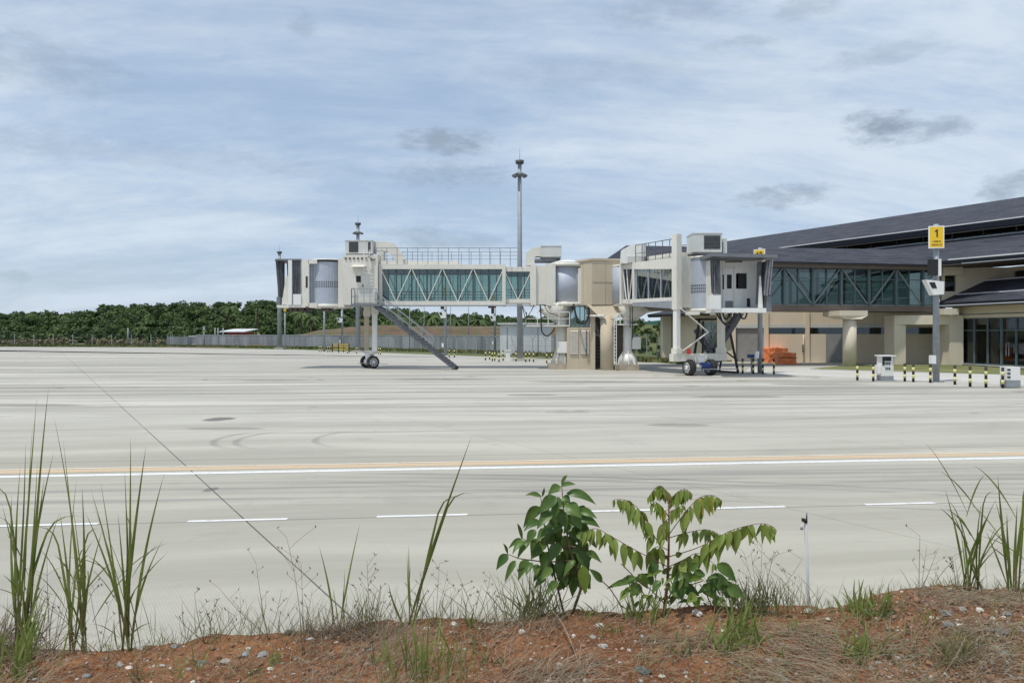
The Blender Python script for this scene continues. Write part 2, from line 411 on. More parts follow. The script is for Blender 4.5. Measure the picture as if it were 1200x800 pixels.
def thing(name, loc, label, cat, group=None):
    e = bpy.data.objects.new(name, None); SC.collection.objects.link(e); e.location = loc; e.empty_display_size = .3
    OFF[e.name] = V(loc); return tag(e, label, cat, group)
def structure(mb, name, mat, label=None):
    o = mb.build(name, mat); o['kind'] = 'structure'
    if label: o['label'] = label
    return o
def copy_tree(o, loc, label=None, parent=None):
    c = o.copy(); SC.collection.objects.link(c)
    if parent is None:
        c.location = loc
        if label: c['label'] = label
    else: c.parent = parent
    for ch in o.children: copy_tree(ch, None, None, c)
    return c
def text(s, size, mat, parent, M, name='lettering', ext=.004, sx=1.0):
    cu = bpy.data.curves.new('t', 'FONT'); cu.body = s; cu.size = size; cu.align_x = 'CENTER'; cu.align_y = 'CENTER'; cu.extrude = ext; cu.offset = size * .035
    t = bpy.data.objects.new('t', cu); SC.collection.objects.link(t)
    bpy.context.view_layer.update()
    me = bpy.data.meshes.new_from_object(t); bpy.data.objects.remove(t)
    me.transform(Matrix.Diagonal((sx, 1, 1, 1))); me.transform(M); me.transform(Matrix.Translation(-OFF[parent.name]))
    me.materials.clear(); me.materials.append(MATS[mat])
    o = bpy.data.objects.new(name, me); SC.collection.objects.link(o); o.parent = parent; OFF[o.name] = OFF[parent.name]
    return o
# ------------------------------------------------------------------ ground
g = MB().add([(-900, -60, -.05), (900, -60, -.05), (900, 1500, -.05), (-900, 1500, -.05)], [(0, 1, 2, 3)])
structure(g, 'ground', 'grassground')
def gpt(px, py): Y = CAMZ * FPX / (py - HY); return (X(px, Y), Y)
edge = [gpt(-420, 405.9), gpt(0, 406.3), gpt(200, 407.2), gpt(345, 409.6), gpt(445, 413.2), gpt(640, 420.3), gpt(760, 424.6)]
ter = [(18, 66.5), (60, 66.5), (60, -25)]
ap = [(-150, -25), (-150, edge[0][1])] + edge + ter
structure(MB().add([(q[0], q[1], 0) for q in ap], [tuple(range(len(ap) - 1, -1, -1))]), 'apron', 'apronconcrete')
# raised grass bed with pale kerb in front of the terminal
def gz(px, py, z): Y = (CAMZ - z) * FPX / (py - HY); return (X(px, Y), Y, z)
def aY(y0, slope, x): return y0 + slope * x
pale = [gz(870, 436.8, .004), gz(1000, 442.5, .004), gz(1200, 451, .004), gz(1500, 463, .004), gz(1500, 440, .004), gz(1200, 436, .004), gz(957, 430, .004), gz(880, 430, .004)]
structure(MB().add(pale, [tuple(range(8))]), 'pavement', 'paleconcrete')
bed = [(21.8, 53.0), (22.4, 52.2), (31.8, 45.2), (46, 34.6), (46, 35.9), (36.4, 59.0), (34, 59.7), (29, 60.6)]
kb = MB()
for i in range(len(bed)):
    a, b_ = V((*bed[i], 0)), V((*bed[(i + 1) % len(bed)], 0))
    kb.beam(a + V((0, 0, .02)), b_ + V((0, 0, .02)), .12, .05)
structure(kb, 'kerb', 'concrete_kerb')
structure(MB().prism([(x_, y_, .005) for x_, y_ in bed], (0, 0, .045)), 'grass_verge', 'vergegrass')
# painted markings: sheets 4 mm above the concrete
def strip(x0, x1, q, w, zz=.004):     # along (1,.1)
    e = w / 2
    return MB().add([(x0, q + .1 * x0 - e, zz), (x1, q + .1 * x1 - e, zz), (x1, q + .1 * x1 + e, zz), (x0, q + .1 * x0 + e, zz)], [(0, 1, 2, 3)])
structure(strip(-60, 55, 14.30, .20), 'white_apron_line', 'linewhite')
structure(strip(-60, 55, 14.78, .34), 'yellow_apron_line', 'lineyellow')
structure(strip(-60, 55, 15.03, .09), 'pale_line_edge', 'linepale')
for a, b_ in ((-17.3, -16), (-14.7, -13.4), (-12.1, -10.8), (-9.6, -8.3), (-7.05, -5.75), (-4.56, -3.2), (-1.95, -.65), (.9, 2.3), (2.85, 4.17), (5.45, 6.6), (8.05, 9.3), (10.6, 11.9)):
    structure(strip(a, b_, 10.66, .095), 'dashed_line', 'linewhite')
# a slightly dark drain cover
# ------------------------------------------------------------------ far hillside, earth mound, wood
def fz(x_, y_):
    t = max(0, min(1, (y_ - 168) / 90)); t = t * t * (3 - 2 * t)
    left = max(0, min(1, (40 - x_) / 90))
    hump = math.exp(-((x_ + 85) / 60) ** 2) * 3.0
    return t * (2.5 + 2.2 * left + hump)
gm = MB(); nx, ny = 60, 14
for j in range(ny + 1):
    for i in range(nx + 1):
        x_, y_ = -420 + i * 14, 160 + j * 20
        gm.v.append(V((x_, y_, fz(x_, y_) - .04)))
for j in range(ny):
    for i in range(nx):
        k = j * (nx + 1) + i; gm.f.append((k, k + 1, k + nx + 2, k + nx + 1)); gm.sm.append(True)
structure(gm, 'hillside', 'grassground')
def moundz(x_, y_):
    u = (x_ + 22) / 30; top = 4.1 * max(0, 1 - max(0, -u - .1) ** 1.6 * 1.2) if u < 0 else 3.9
    top += .35 * noise.noise(V((x_ * .12, y_ * .2, 0)))
    t = max(0, min(1, (y_ - 132) / 9)); b_ = max(0, min(1, (165 - y_) / 14))
    return max(-.2, top * (t * t * (3 - 2 * t)) * b_)
mm = MB(); nx, ny = 90, 20
for j in range(ny + 1):
    for i in range(nx + 1):
        x_, y_ = -68 + i * 1.5, 131 + j * 1.75
        mm.v.append(V((x_, y_, moundz(x_, y_) + (.25 * noise.noise(V((x_ * .5, y_ * .5, 3))) if 0 < j < ny else -.3))))
for j in range(ny):
    for i in range(nx):
        k = j * (nx + 1) + i; mm.f.append((k, k + 1, k + nx + 2, k + nx + 1)); mm.sm.append(True)
structure(mm, 'earth_mound', 'bareearth')
random.seed(5)
def card(mb, c, sz, nrm):
    a = nrm.orthogonal().normalized(); a.rotate(Matrix.Rotation(random.uniform(0, 6.28), 3, nrm)); b_ = nrm.cross(a)
    w, h_ = sz * random.uniform(.6, 1.2), sz * random.uniform(.5, 1)
    k = len(mb.v); mb.v += [c - a * w, c - b_ * h_ * .8, c + a * w + nrm * sz * .25, c + b_ * h_]; mb.f.append((k, k + 1, k + 2, k + 3)); mb.sm.append(False)
def rnd():
    while True:
        v_ = V((random.uniform(-1, 1), random.uniform(-1, 1), random.uniform(-1, 1)))
        if .05 < v_.length < 1: return v_.normalized()
def crown(mb, c, rx, rz, nb, ncard, sz, core=True):
    c = V(c)
    for _ in range(nb):
        d = rnd(); q = c + V((d.x * rx * .62, d.y * rx * .62, d.z * rz * .62)); r = rx * random.uniform(.32, .55)
        for _ in range(ncard):
            n_ = rnd(); n_.z = n_.z * .8 + .15; rr = r * random.uniform(.7, 1.12)
            nn_ = (n_ + rnd() * .75).normalized()
            card(mb, q + V((n_.x * rr, n_.y * rr, n_.z * rr * .85)), sz, nn_)
wood = MB()
# px-independent rows of trees over the hillside, thinning to the right
for row, (y0, y1, cnt, hh) in enumerate(((174, 180, 110, 4.2), (182, 196, 120, 5.8), (200, 220, 140, 6.3), (222, 238, 170, 6.6), (240, 256, 170, 6.9))):
    for i in range(cnt):
        x_ = -215 + (i + random.random()) * 330 / cnt; y_ = random.uniform(y0, y1)
        pxx = 600 + FPX * x_ / y_
        if pxx < -60 or pxx > 800: continue
        f = 1.0
        if pxx > 330: f = .82
        if pxx > 520: f = .70
        if pxx < 120: f = .72
        if row == 0 and pxx > 250: continue
        hgt = hh * .93 * f * random.uniform(.84, 1.08); rx = random.uniform(1.7, 3.1)
        crown(wood, (x_, y_, fz(x_, y_) + hgt * .58), rx, hgt * .5, 8, 40, .46)
        crown(wood, (x_, y_, fz(x_, y_) + hgt * .22), rx * 1.3, hgt * .32, 4, 26, .62)
# scrub at the wood's foot, paler
tag(wood.build('wood', 'forest'), 'dense green wood along the far side of the airfield', 'wood', kind='stuff')
sc_ = MB()
for i in range(260):
    y_ = random.uniform(157, 168); x_ = random.uniform(-200, -62) if i < 220 else random.uniform(-62, 30)
    if i < 220 or y_ > 162: crown(sc_, (x_, y_, .4), random.uniform(1.2, 2.6), random.uniform(.35, .75), 4, 16, .4)
tag(sc_.build('scrub', 'scrubleaf'), 'low brownish scrub growing at the foot of the wood', 'scrub', kind='stuff')
# grass tufts by the fence lines
gf = MB()
for i in range(9000):
    t = random.random(); px_ = random.uniform(-60, 800)
    Ye = 141 if px_ < 200 else 141 + (px_ - 200) * (66 - 141) / 560
    y_ = Ye + random.uniform(.5, 9) * (1 if px_ < 600 else .6); x_ = X(px_, y_); hgt = random.uniform(.12, .38)
    a = random.uniform(0, PI); u = V((math.cos(a), math.sin(a), 0)) * random.uniform(.1, .3)
    gf.add([(x_ - u.x, y_ - u.y, -.05), (x_ + u.x, y_ + u.y, -.05), (x_ + u.x * .6 + .05, y_ + u.y * .6, hgt), (x_ - u.x * .8, y_ - u.y * .8, hgt * .8)], [(0, 1, 2, 3)])
tag(gf.build('verge_grass', 'vergegrass'), 'rough grass growing between apron edge and perimeter fence', 'grass', kind='stuff')
# single trees and palms that stand above the wood
def palm(x_, y_, z0, hgt, r, nf, label):
    t = thing('palm_tree', (x_, y_, z0), label, 'palm tree', 'palms standing above the wood')
    MB().tube((x_, y_, z0), (x_ + .2, y_, z0 + hgt), .28, .18, 7).build('trunk', 'bark', t)
    c = MB(); top = V((x_ + .2, y_, z0 + hgt))
    for i in range(nf):
        a = 2 * PI * i / nf + random.uniform(-.2, .2); up = random.uniform(.1, 1.1)
        d = V((math.cos(a), math.sin(a), 0)); prev = top
        for k in range(1, 7):
            s_ = k / 6; q = top + d * r * s_ + V((0, 0, (up * s_ - 1.15 * s_ * s_) * r * .7)); side = d.cross(V((0, 0, 1)))
            w = r * .17 * (1 - s_ * .55)
            c.add([prev + side * w - V((0, 0, w * .8)), prev, q, q + side * w * .9 - V((0, 0, w * .8))], [(0, 1, 2, 3)])
            c.add([prev - side * w - V((0, 0, w * .8)), prev, q, q - side * w * .9 - V((0, 0, w * .8))], [(0, 1, 2, 3)])
            prev = q
    c.build('crown', 'forest', t)
for px_, py_, Y_, r, lab in ((268, 360, 196, 2.6, 'palm with a spiky dark crown rising above the wood right of its highest point'),
        (352, 368, 170, 2.8, 'palm seen just under the left bridge cab'), (364, 372, 168, 2.4, 'shorter palm right of the one under the left bridge cab'),
        (398, 370, 170, 2.6, 'palm beside the thin post under the left bridge'), (505, 371, 165, 3.0, 'broad palm showing below the glazed corridor behind the steps'),
        (516, 373, 168, 2.8, 'palm touching the broad one behind the steps'), (534, 376, 166, 2.7, 'low palm just right of the steps, below the corridor'),
        (560, 376, 170, 2.6, 'palm left of the white flat-roofed hut'), (466, 372, 166, 2.8, 'palm right behind the steps of the left bridge')):
    x_ = X(px_, Y_); z0 = fz(x_, Y_); palm(x_, Y_, z0, Z(py_, Y_) - z0, r, 15, lab)
x_ = X(300, 190); t = thing('lone_tree', (x_, 190, fz(x_, 190)), 'thin sparse-crowned tree sticking out of the wood left of the bridge cab', 'tree')
MB().tube((x_, 190, fz(x_, 190)), (x_, 190, Z(360, 190)), .25, .12, 6).build('trunk', 'bark', t)
c = MB(); crown(c, (x_, 190, Z(359, 190)), 2.0, .8, 5, 9, .4); c.build('crown', 'forest', t)
# ------------------------------------------------------------------ perimeter fences
def fence(pts, n, hgt, label, arms=True, name='perimeter_fence', rails=(.1, .6, 1.2, 1.8, 2.35)):
    t = thing(name, (pts[0][0], pts[0][1], -.05), label, 'fence')
    pts = [V((a, b_, -.05)) for a, b_ in pts]; L = [0]
    for i in range(1, len(pts)): L.append(L[-1] + (pts[i] - pts[i - 1]).length)
    def at(s_):
        for i in range(1, len(pts)):
            if s_ <= L[i] + 1e-6: return pts[i - 1].lerp(pts[i], (s_ - L[i - 1]) / (L[i] - L[i - 1]))
    for i in range(n + 1):
        q = at(L[-1] * i / n); mb = MB().beam(q, q + V((0, 0, hgt)), .09)
        if arms: mb.beam(q + V((0, 0, hgt)), q + V((-.35, 0, hgt + .45)), .07); mb.beam(q + V((0, 0, hgt)), q + V((.35, 0, hgt + .45)), .07)
        mb.build('post', 'fencepost', t)
    w = MB()
    for z_ in rails + ((hgt + .2, hgt + .4) if arms else ()):
        for i in range(1, len(pts)):
            w.beam(pts[i - 1] + V((0, 0, z_)), pts[i] + V((0, 0, z_)), .02)
    k = int(L[-1] / .55)
    for i in range(k):
        q = at(L[-1] * (i + .5) / k); q2 = q + V((0, 0, hgt)); w.beam(q, q2, .010)
    w.build('wire_mesh', 'wire', t)
fence([(-150, 150), (X(200, 146), 146)], 20, 2.45, 'wire mesh perimeter fence on pale posts at the left edge of the apron', arms=False)
fence([(X(203, 146), 145.8), (X(345, 128), 128), (X(455, 113), 113)], 16, 2.35, 'wire mesh perimeter fence running in front of the grey panel wall', arms=False)
fence([(X(458, 112), 112), (X(570, 92), 92), (X(655, 81), 81)], 17, 1.9, 'perimeter fence with forked barbed arms in front of the white hut')
fence([(X(735, 84), 84), (X(782, 80), 80)], 4, 2.1, 'short run of wire fence on the green slope right of the lift tower')
t = thing('panel_wall', (X(225, 150), 150, -.05), 'long grey ribbed panel wall below the bare earth mound', 'wall')
w = MB(); pw = [(X(230, 147), 147), (X(345, 131), 131), (X(470, 122), 122), (X(650, 112), 112)]
for i in range(3):
    a, b_ = V((*pw[i], 0)), V((*pw[i + 1], 0)); w.beam(a + V((0, 0, 1.05)), b_ + V((0, 0, 1.05)), .2, 2.2)
    n = int((b_ - a).length / 2.4)
    for k in range(n): q = a.lerp(b_, k / n); w.beam(q + V((0, -.12, -.05)), q + V((0, -.12, 2.18)), .10)
w.build('panels', 'panelgrey', t)
w = MB()
for i in range(3):
    a, b_ = V((*pw[i], 2.22)), V((*pw[i + 1], 2.22)); w.beam(a, b_, .3, .12)
w.build('coping', 'fencepost', t)
w = MB().box(X(198, 152), X(222, 152), 151, 153, -.05, Z(394.5, 152)); tag(w.build('low_wall', 'panelgrey', None, (X(198, 152), 152, 0)), 'short low grey wall left of the long grey panel wall', 'wall')
# distant buildings
def hut(name, px0, px1, ytop, Y_, dep, mat, rmat, label, over=.4, rt=.2, slope=0):
    t = thing(name, (X((px0 + px1) / 2, Y_), Y_, 0), label, 'building')
    x0, x1, zt = X(px0, Y_), X(px1, Y_), Z(ytop, Y_)
    MB().box(x0, x1, Y_, Y_ + dep, -.05, zt - rt).build('wall', mat, t)
    MB().hexa([(x0 - over, Y_ - over, zt - rt), (x1 + over, Y_ - over, zt - rt), (x1 + over, Y_ + dep, zt - rt + slope), (x0 - over, Y_ + dep, zt - rt + slope),
               (x0 - over, Y_ - over, zt), (x1 + over, Y_ - over, zt), (x1 + over, Y_ + dep, zt + slope), (x0 - over, Y_ + dep, zt + slope)]).build('roof', rmat, t)
    return t
hut('red_shed', 266, 283, 388.2, 158, 7, 'redroof', 'ridgewhite', 'small red shed with a bright white pitched roof beside the earth mound', slope=.6, over=1.2)
hut('site_cabin', 224, 236, 393.4, 154, 3, 'whitewall', 'ridgewhite', 'small white cabin roof showing over the grey panel wall')
h_ = hut('flat_roofed_hut', 586, 646, 378.3, 88, 8, 'whitewall', 'ridgewhite', 'white flat-roofed hut behind the perimeter fence left of the lift tower', over=.35, rt=.18)
for k in range(3):
    MB().box(X(594 + k * 18, 87.9), X(594.6 + k * 18, 87.9), 87.93, 87.97, 0, 3.3).build('wall_seam', 'panelgrey', h_)
# slope with netting and a low dark roof right of the lift tower
gs = MB(); nx, ny = 30, 16
for j in range(ny + 1):
    for i in range(nx + 1):
        x_, y_ = 8 + i * 1.4, 84 + j * 2; t_ = max(0, min(1, (y_ - 86) / 20))
        gs.v.append(V((x_, y_, -.1 + 3.9 * t_ + .3 * noise.noise(V((x_ * .3, y_ * .3, 0))) * t_)))
for j in range(ny):
    for i in range(nx):
        k = j * (nx + 1) + i; gs.f.append((k, k + 1, k + nx + 2, k + nx + 1)); gs.sm.append(True)
structure(gs, 'green_slope', 'grassground')
sb_ = MB()
for i in range(90):
    y_ = random.uniform(86, 106); x_ = random.uniform(10, 26); crown(sb_, (x_, y_, -.1 + 3.9 * max(0, min(1, (y_ - 86) / 20)) + .2), random.uniform(.5, 1.1), .5, 4, 12, .28)
tag(sb_.build('slope_bushes', 'bushes'), 'bushes covering the slope right of the lift tower', 'bushes', kind='stuff')
nt_ = MB().hexa([(15, 107, 3.2), (24, 107, 3.6), (24, 110, 4.0), (15, 110, 3.5), (15, 107.4, 3.9), (24, 107.6, 4.7), (24, 110, 4.6), (15, 110, 3.9)])
tag(nt_.build('green_netting', 'tarpgreen', None, (18, 108, 3.6)), 'green netting laid along the top of the slope', 'netting')
nb = MB().hexa([(13.5, 112, 4.6), (24, 112, 6.2), (24, 113, 6.2), (13.5, 113, 4.6), (13.5, 112, 5.0), (24, 112, 6.6), (24, 113, 6.6), (13.5, 113, 5.0)])
tag(nb.build('ramp_wall', 'buff', None, (18, 112, 4.6)), 'buff sloping ramp wall behind the green netting', 'wall')
# ------------------------------------------------------------------ masts and thin posts
def mast(px_, pybase, pytop, r, label, copy=None):
    Y_ = CAMZ * FPX / (pybase - HY); x_ = X(px_, Y_); H = Z(pytop, Y_)
    t = thing('light_mast', (x_, Y_, 0), label, 'light mast', 'floodlight masts behind the bridges')
    MB().tube((x_, Y_, -.05), (x_, Y_, H - .3), r * 1.25, r * .8, 14).build('pole', 'galv', t)
    MB().box(x_ - .7, x_ + .7, Y_ - .55, Y_ + .55, -.02, .25).build('plinth', 'concrete_kerb', t)
    MB().tube((x_, Y_, H - .32), (x_, Y_, H - .02), .38, .42, 14).build('winch_head', 'darksteel', t)
    MB().tube((x_, Y_, H - 1.5), (x_, Y_, H - 1.35), .40, n=16).build('ring', 'galv', t)
    for k in range(8):
        a = 2 * PI * k / 8; d = V((math.cos(a), math.sin(a), 0)); c = V((x_, Y_, H - 1.45)) + d * .52
        MB().beam(c - d * .14 + V((0, 0, .14)), c + d * .2 - V((0, 0, .06)), .30, .16).build('floodlight', 'greymetal', t)
    MB().tube((x_, Y_, H), (x_, Y_, H + 1.1), .02, n=4).build('lightning_rod', 'galv', t)
mast(609, 422.6, 188, .23, 'tallest floodlight mast rising left of the lift tower')
mast(419.5, 412.6, 261, .27, 'floodlight mast whose head shows above the left bridge lift unit')
mast(327.5, 408.9, 294.5, .3, 'far floodlight mast behind the left bridge cab')
def post(px_, pyb, pyt, label, r=.06, head=None):
    Y_ = CAMZ * FPX / (pyb - HY); x_ = X(px_, Y_); t = thing('thin_post', (x_, Y_, 0), label, 'post', 'thin posts along the apron edge')
    MB().tube((x_, Y_, -.05), (x_, Y_, Z(pyt, Y_)), r, r * .8, 8).build('pole', 'galv', t)
    if head: MB().box(x_ - .18, x_ + .18, Y_ - .15, Y_ + .15, Z(pyt, Y_), Z(pyt, Y_) + .8).build('head', head, t)
post(334, 409.8, 365, 'thin post with a yellow head below the left bridge cab', .12, 'barrieryellow')
post(380, 412.0, 352, 'plain grey post under the blue grey drum of the left bridge', .16)
for px_, lab in ((480, 'thin dark post behind the upper half of the steps'), (497, 'thin dark post behind the middle of the steps'), (528, 'thin dark post right of the steps, with nothing on it'), (549, 'thin dark post halfway between the steps and the white hut')):
    post(px_, 409, 346, lab, .07, 'fencepost')
post(150, 405.8, 384, 'slim pale lamp post standing alone at the left perimeter fence', .13)
post(239, 405.5, 387, 'low post beside the small white cabin', .1, 'fencepost')
for px_, lab in ((252, 'left one of the pair of poles before the red shed'), (255.5, 'right one of the pair of poles before the red shed'), (261.5, 'single pole just left of the red shed')): post(px_, 405.5, 384, lab, .13)
# ------------------------------------------------------------------ stand posts with number board and docking display
def standpost(px_, pyb, label, num, H=8.5, rot=-.55):
    Y_ = CAMZ * FPX / (pyb - HY); x_ = X(px_, Y_); t = thing('stand_sign_post', (x_, Y_, 0), label, 'sign post', 'stand posts with docking displays')
    MB().tube((x_, Y_, 0), (x_, Y_, H), .17, .14, 16).build('pole', 'galv', t)
    MB().box(x_ - .28, x_ + .28, Y_ - .28, Y_ + .28, 0, .035).build('base_plate', 'galv', t)
    def fr(c, r_):     # local frame: board faces -y turned by r_
        return Matrix.Translation(c) @ Matrix.Rotation(r_, 4, 'Z') @ Matrix.Rotation(R(90), 4, 'X')
    def pan(mb, M, w, h_, z0, z1): mb.hexa([M @ V(p) for p in ((-w, -h_, z0), (w, -h_, z0), (w, h_, z0), (-w, h_, z0), (-w, -h_, z1), (w, -h_, z1), (w, h_, z1), (-w, h_, z1))]); return mb
    M = fr(V((x_ - .12, Y_ - .22, H - .72)), -.22 if len(num) == 1 else -.75)
    s_ = pan(MB(), M, .38, .60, -.03, .03).build('sign_board', 'white', t)
    pan(MB(), M, .325, .545, .032, .036).build('sign_face', 'yellow', s_)
    ox = 0 if len(num) == 1 else -.12     # the digit 1 drawn with its flag, as on the board
    MB().prism([M @ V((ox + q[0], .20 + q[1], .037)) for q in ((-.005, -.21), (.065, -.21), (.065, .21), (.01, .21), (-.085, .12), (-.085, .055), (-.005, .11))], (M.to_3x3() @ V((0, 0, .006)))).build('stand_number', 'black', s_)
    if len(num) == 2: text(num[1], .52, 'black', s_, M @ Matrix.Translation((.12, .20, .041)), 'stand_number', sx=.8)
    text('1 06\'07 N', .105, 'black', s_, M @ Matrix.Translation((0, -.24, .041)), 'coordinate_text')
    text('104 06\'11 E', .105, 'black', s_, M @ Matrix.Translation((0, -.42, .041)), 'coordinate_text')
    b1_ = MB().box(x_ - .53, x_ - .12, Y_ - .40, Y_ - .12, H - 2.78, H - 1.92).build('display_box', 'black', t)
    MB().box(x_ - .119, x_ + .06, Y_ - .38, Y_ - .14, H - 2.80, H - 1.90).build('bracket', 'white', t)
    # white docking camera housing: a wedge leaning forwards
    yy0, yy1 = Y_ - .55, Y_ - .14
    hs = MB().prism([(x_ - .86, yy0, H - 3.02), (x_ + .12, yy0, H - 3.12), (x_ + .10, yy0, H - 3.80), (x_ - .46, yy0, H - 3.84)], (0, yy1 - yy0, 0)).build('docking_unit', 'white', t)
    MB().prism([(x_ - .70, yy0 - .02, H - 3.16), (x_ - .40, yy0 - .02, H - 3.16), (x_ - .28, yy0 - .02, H - 3.48), (x_ - .54, yy0 - .02, H - 3.48)], (0, .017, 0)).build('window', 'black', hs)
    MB().beam((x_ - .5, Y_ - .3, H - 3.05), (x_ - .1, Y_ - .2, H - 2.8), .05).build('arm', 'galv', t)
    MB().box(x_ - .42, x_ - .17, Y_ - .3, Y_ - .05, 1.0, 1.45).build('junction_box', 'white', t)
    return t
standpost(1097, 447.6, 'tall galvanised post with yellow board numbered 1 and white docking unit, right of the bridges', '1')
standpost(890.8, 437.6, 'galvanised post behind the right bridge cab, only its yellow board top showing above the roof', '12', H=8.2)
standpost(580, 411.5, 'grey stand post seen under the glazed corridor left of the white hut', '1', H=8.2)
standpost(522, 416.5, 'grey stand post rising behind the lower end of the steps', '1', H=8.2)
standpost(401, 408.5, 'far stand post with white unit under the drum of the left bridge', '1', H=8.2)
# ------------------------------------------------------------------ bollards
proto = [None]
def bollard(px_, pyb, label):
    Y_ = CAMZ * FPX / (pyb - HY); x_ = X(px_, Y_)
    if proto[0] is None:
        t = thing('bollard', (x_, Y_, 0), label, 'bollard', 'black and yellow bollards')
        for k in range(5): pass
        MB().tube((x_, Y_, 0), (x_, Y_, 1.0), .062, n=12).build('post', 'black', t)
        MB().tube((x_, Y_, .20), (x_, Y_, .40), .067, n=12).build('yellow_band', 'bolyellow', t)
        MB().tube((x_, Y_, .60), (x_, Y_, .80), .067, n=12).build('yellow_band', 'bolyellow', t)
        proto[0] = t
    else: copy_tree(proto[0], (x_, Y_, 0), label)
num = ['first', 'second', 'third', 'fourth', 'fifth', 'sixth', 'seventh', 'eighth', 'ninth', 'tenth', 'eleventh', 'twelfth', 'thirteenth']
for i, (a, b_) in enumerate(((1004.7, 445.6), (1023.4, 446.6), (1060.3, 446.9), (1070.3, 447.5), (1090.3, 448.4), (1119, 450.6), (1136.8, 453), (1155.4, 454), (1175, 454.7))):
    bollard(a, b_, f'black and yellow bollard, {num[i]} from the left in the row past the post numbered 1')
for i, (a, b_) in enumerate(((870.3, 438), (882.8, 438), (894, 438.2), (906.9, 438.6))):
    bollard(a, b_, f'black and yellow bollard, {num[i]} from the left right of the black stair frame')
for i, (a, b_) in enumerate(((568.9, 422), (573.8, 421.4), (577, 423), (579.8, 422.6), (584.7, 424), (589.6, 422.6), (604.7, 423.4), (616.2, 424), (620.4, 423.4), (625.3, 424), (640.6, 425.5), (646.6, 425))):
    bollard(a, b_, f'black and yellow bollard, {num[i]} from the left around the tallest light mast')
for i, (a, b_) in enumerate(((374, 412.2), (376.5, 412.2), (384, 412.5), (386.5, 412.5), (407, 414), (418, 414.2), (443.5, 415), (446, 415.4), (526.5, 418.5), (532.5, 418.7))):
    bollard(a, b_, f'small far bollard, {num[i]} from the left behind the left bridge legs')
# yellow barrier frames
def barrier(px_, pyb, w, label):
    Y_ = CAMZ * FPX / (pyb - HY); x_ = X(px_, Y_); t = thing('yellow_barrier', (x_, Y_, 0), label, 'barrier', 'yellow barrier frames')
    m_ = MB()
    for z_ in (.45, .8, 1.1): m_.beam((x_ - w, Y_, z_), (x_ + w, Y_, z_), .12)
    m_.build('rail', 'barrieryellow', t)
    for s_ in (-1, 1): MB().beam((x_ + s_ * w, Y_, 0), (x_ + s_ * w, Y_, 1.2), .12).build('leg', 'black', t)
barrier(396, 412.6, .75, 'left yellow barrier frame under the left bridge'); barrier(403, 413.2, .7, 'right yellow barrier frame under the left bridge')
# ------------------------------------------------------------------ equipment cabinets
def cab_box(px_, pyb, label, kind):
    Y_ = CAMZ * FPX / (pyb - HY); x_ = X(px_, Y_); t = thing('service_cabinet', (x_, Y_, 0), label, 'cabinet')
    if kind == 0:
        MB().box(x_ - .33, x_ + .32, Y_, Y_ + .6, 0, .28).build('plinth', 'galv', t)
        MB().box(x_ - .32, x_ + .31, Y_ + .01, Y_ + .59, .28, 1.36).build('body', 'white', t)
        MB().box(x_ - .42, x_ + .40, Y_ - .12, Y_ + .65, 1.36, 1.42).build('lid', 'white', t)
        MB().box(x_ - .30, x_ + .18, Y_ - .012, Y_ + .005, 1.10, 1.34).build('display', 'black', t)
        MB().box(x_ - .30, x_ - .18, Y_ - .012, Y_ + .005, .86, 1.09).build('side_panel', 'black', t)
        for r_ in range(2):
            for k in range(3): MB().box(x_ - .13 + k * .1, x_ - .075 + k * .1, Y_ - .014, Y_ + .004, .62 + r_ * .28, .76 + r_ * .28).build('socket', 'black', t)
        MB().box(x_ - .50, x_ - .33, Y_ + .1, Y_ + .5, .40, .86).build('side_box', 'white', t)
    else:
        MB().box(x_ - .33, x_ + .33, Y_, Y_ + .5, .04, .38).build('plinth', 'galv', t)
        MB().box(x_ - .33, x_ + .32, Y_ + .01, Y_ + .5, .38, 1.02).build('body', 'white', t)
        for k in range(3): MB().box(x_ - .31, x_ - .16, Y_ - .012, Y_ + .005, .48 + k * .18, .56 + k * .18).build('socket', 'black', t)
cab_box(1040.5, 446.3, 'white service cabinet with dark display and six black sockets between the bollards', 0)
cab_box(1188, 454.6, 'low white cabinet with three black slots at the right edge beside the last bollard', 1)
Y_ = 47.2; x_ = X(882.5, Y_)
t = thing('blue_bin', (x_, Y_ + .3, 0), 'small dark blue box on legs left of the galvanised post', 'box')
MB().box(x_ - .22, x_ + .22, Y_ + .1, Y_ + .5, 1.02, 1.24).build('body', 'blue', t); MB().box(x_ - .04, x_ + .04, Y_ + .26, Y_ + .34, 0, 1.02).build('leg', 'galv', t)
Y_ = 74; x_ = X(595.5, Y_)
t = thing('hydrant_box', (x_, 69, 0), 'small white pillar box between the bollards near the tallest mast', 'box')
MB().box(x_ - .2, x_ + .2, 68.8, 69.2, 0, .95).build('body', 'white', t); MB().box(x_ - .26, x_ + .26, 68.74, 69.26, .95, 1.03).build('lid', 'white', t)
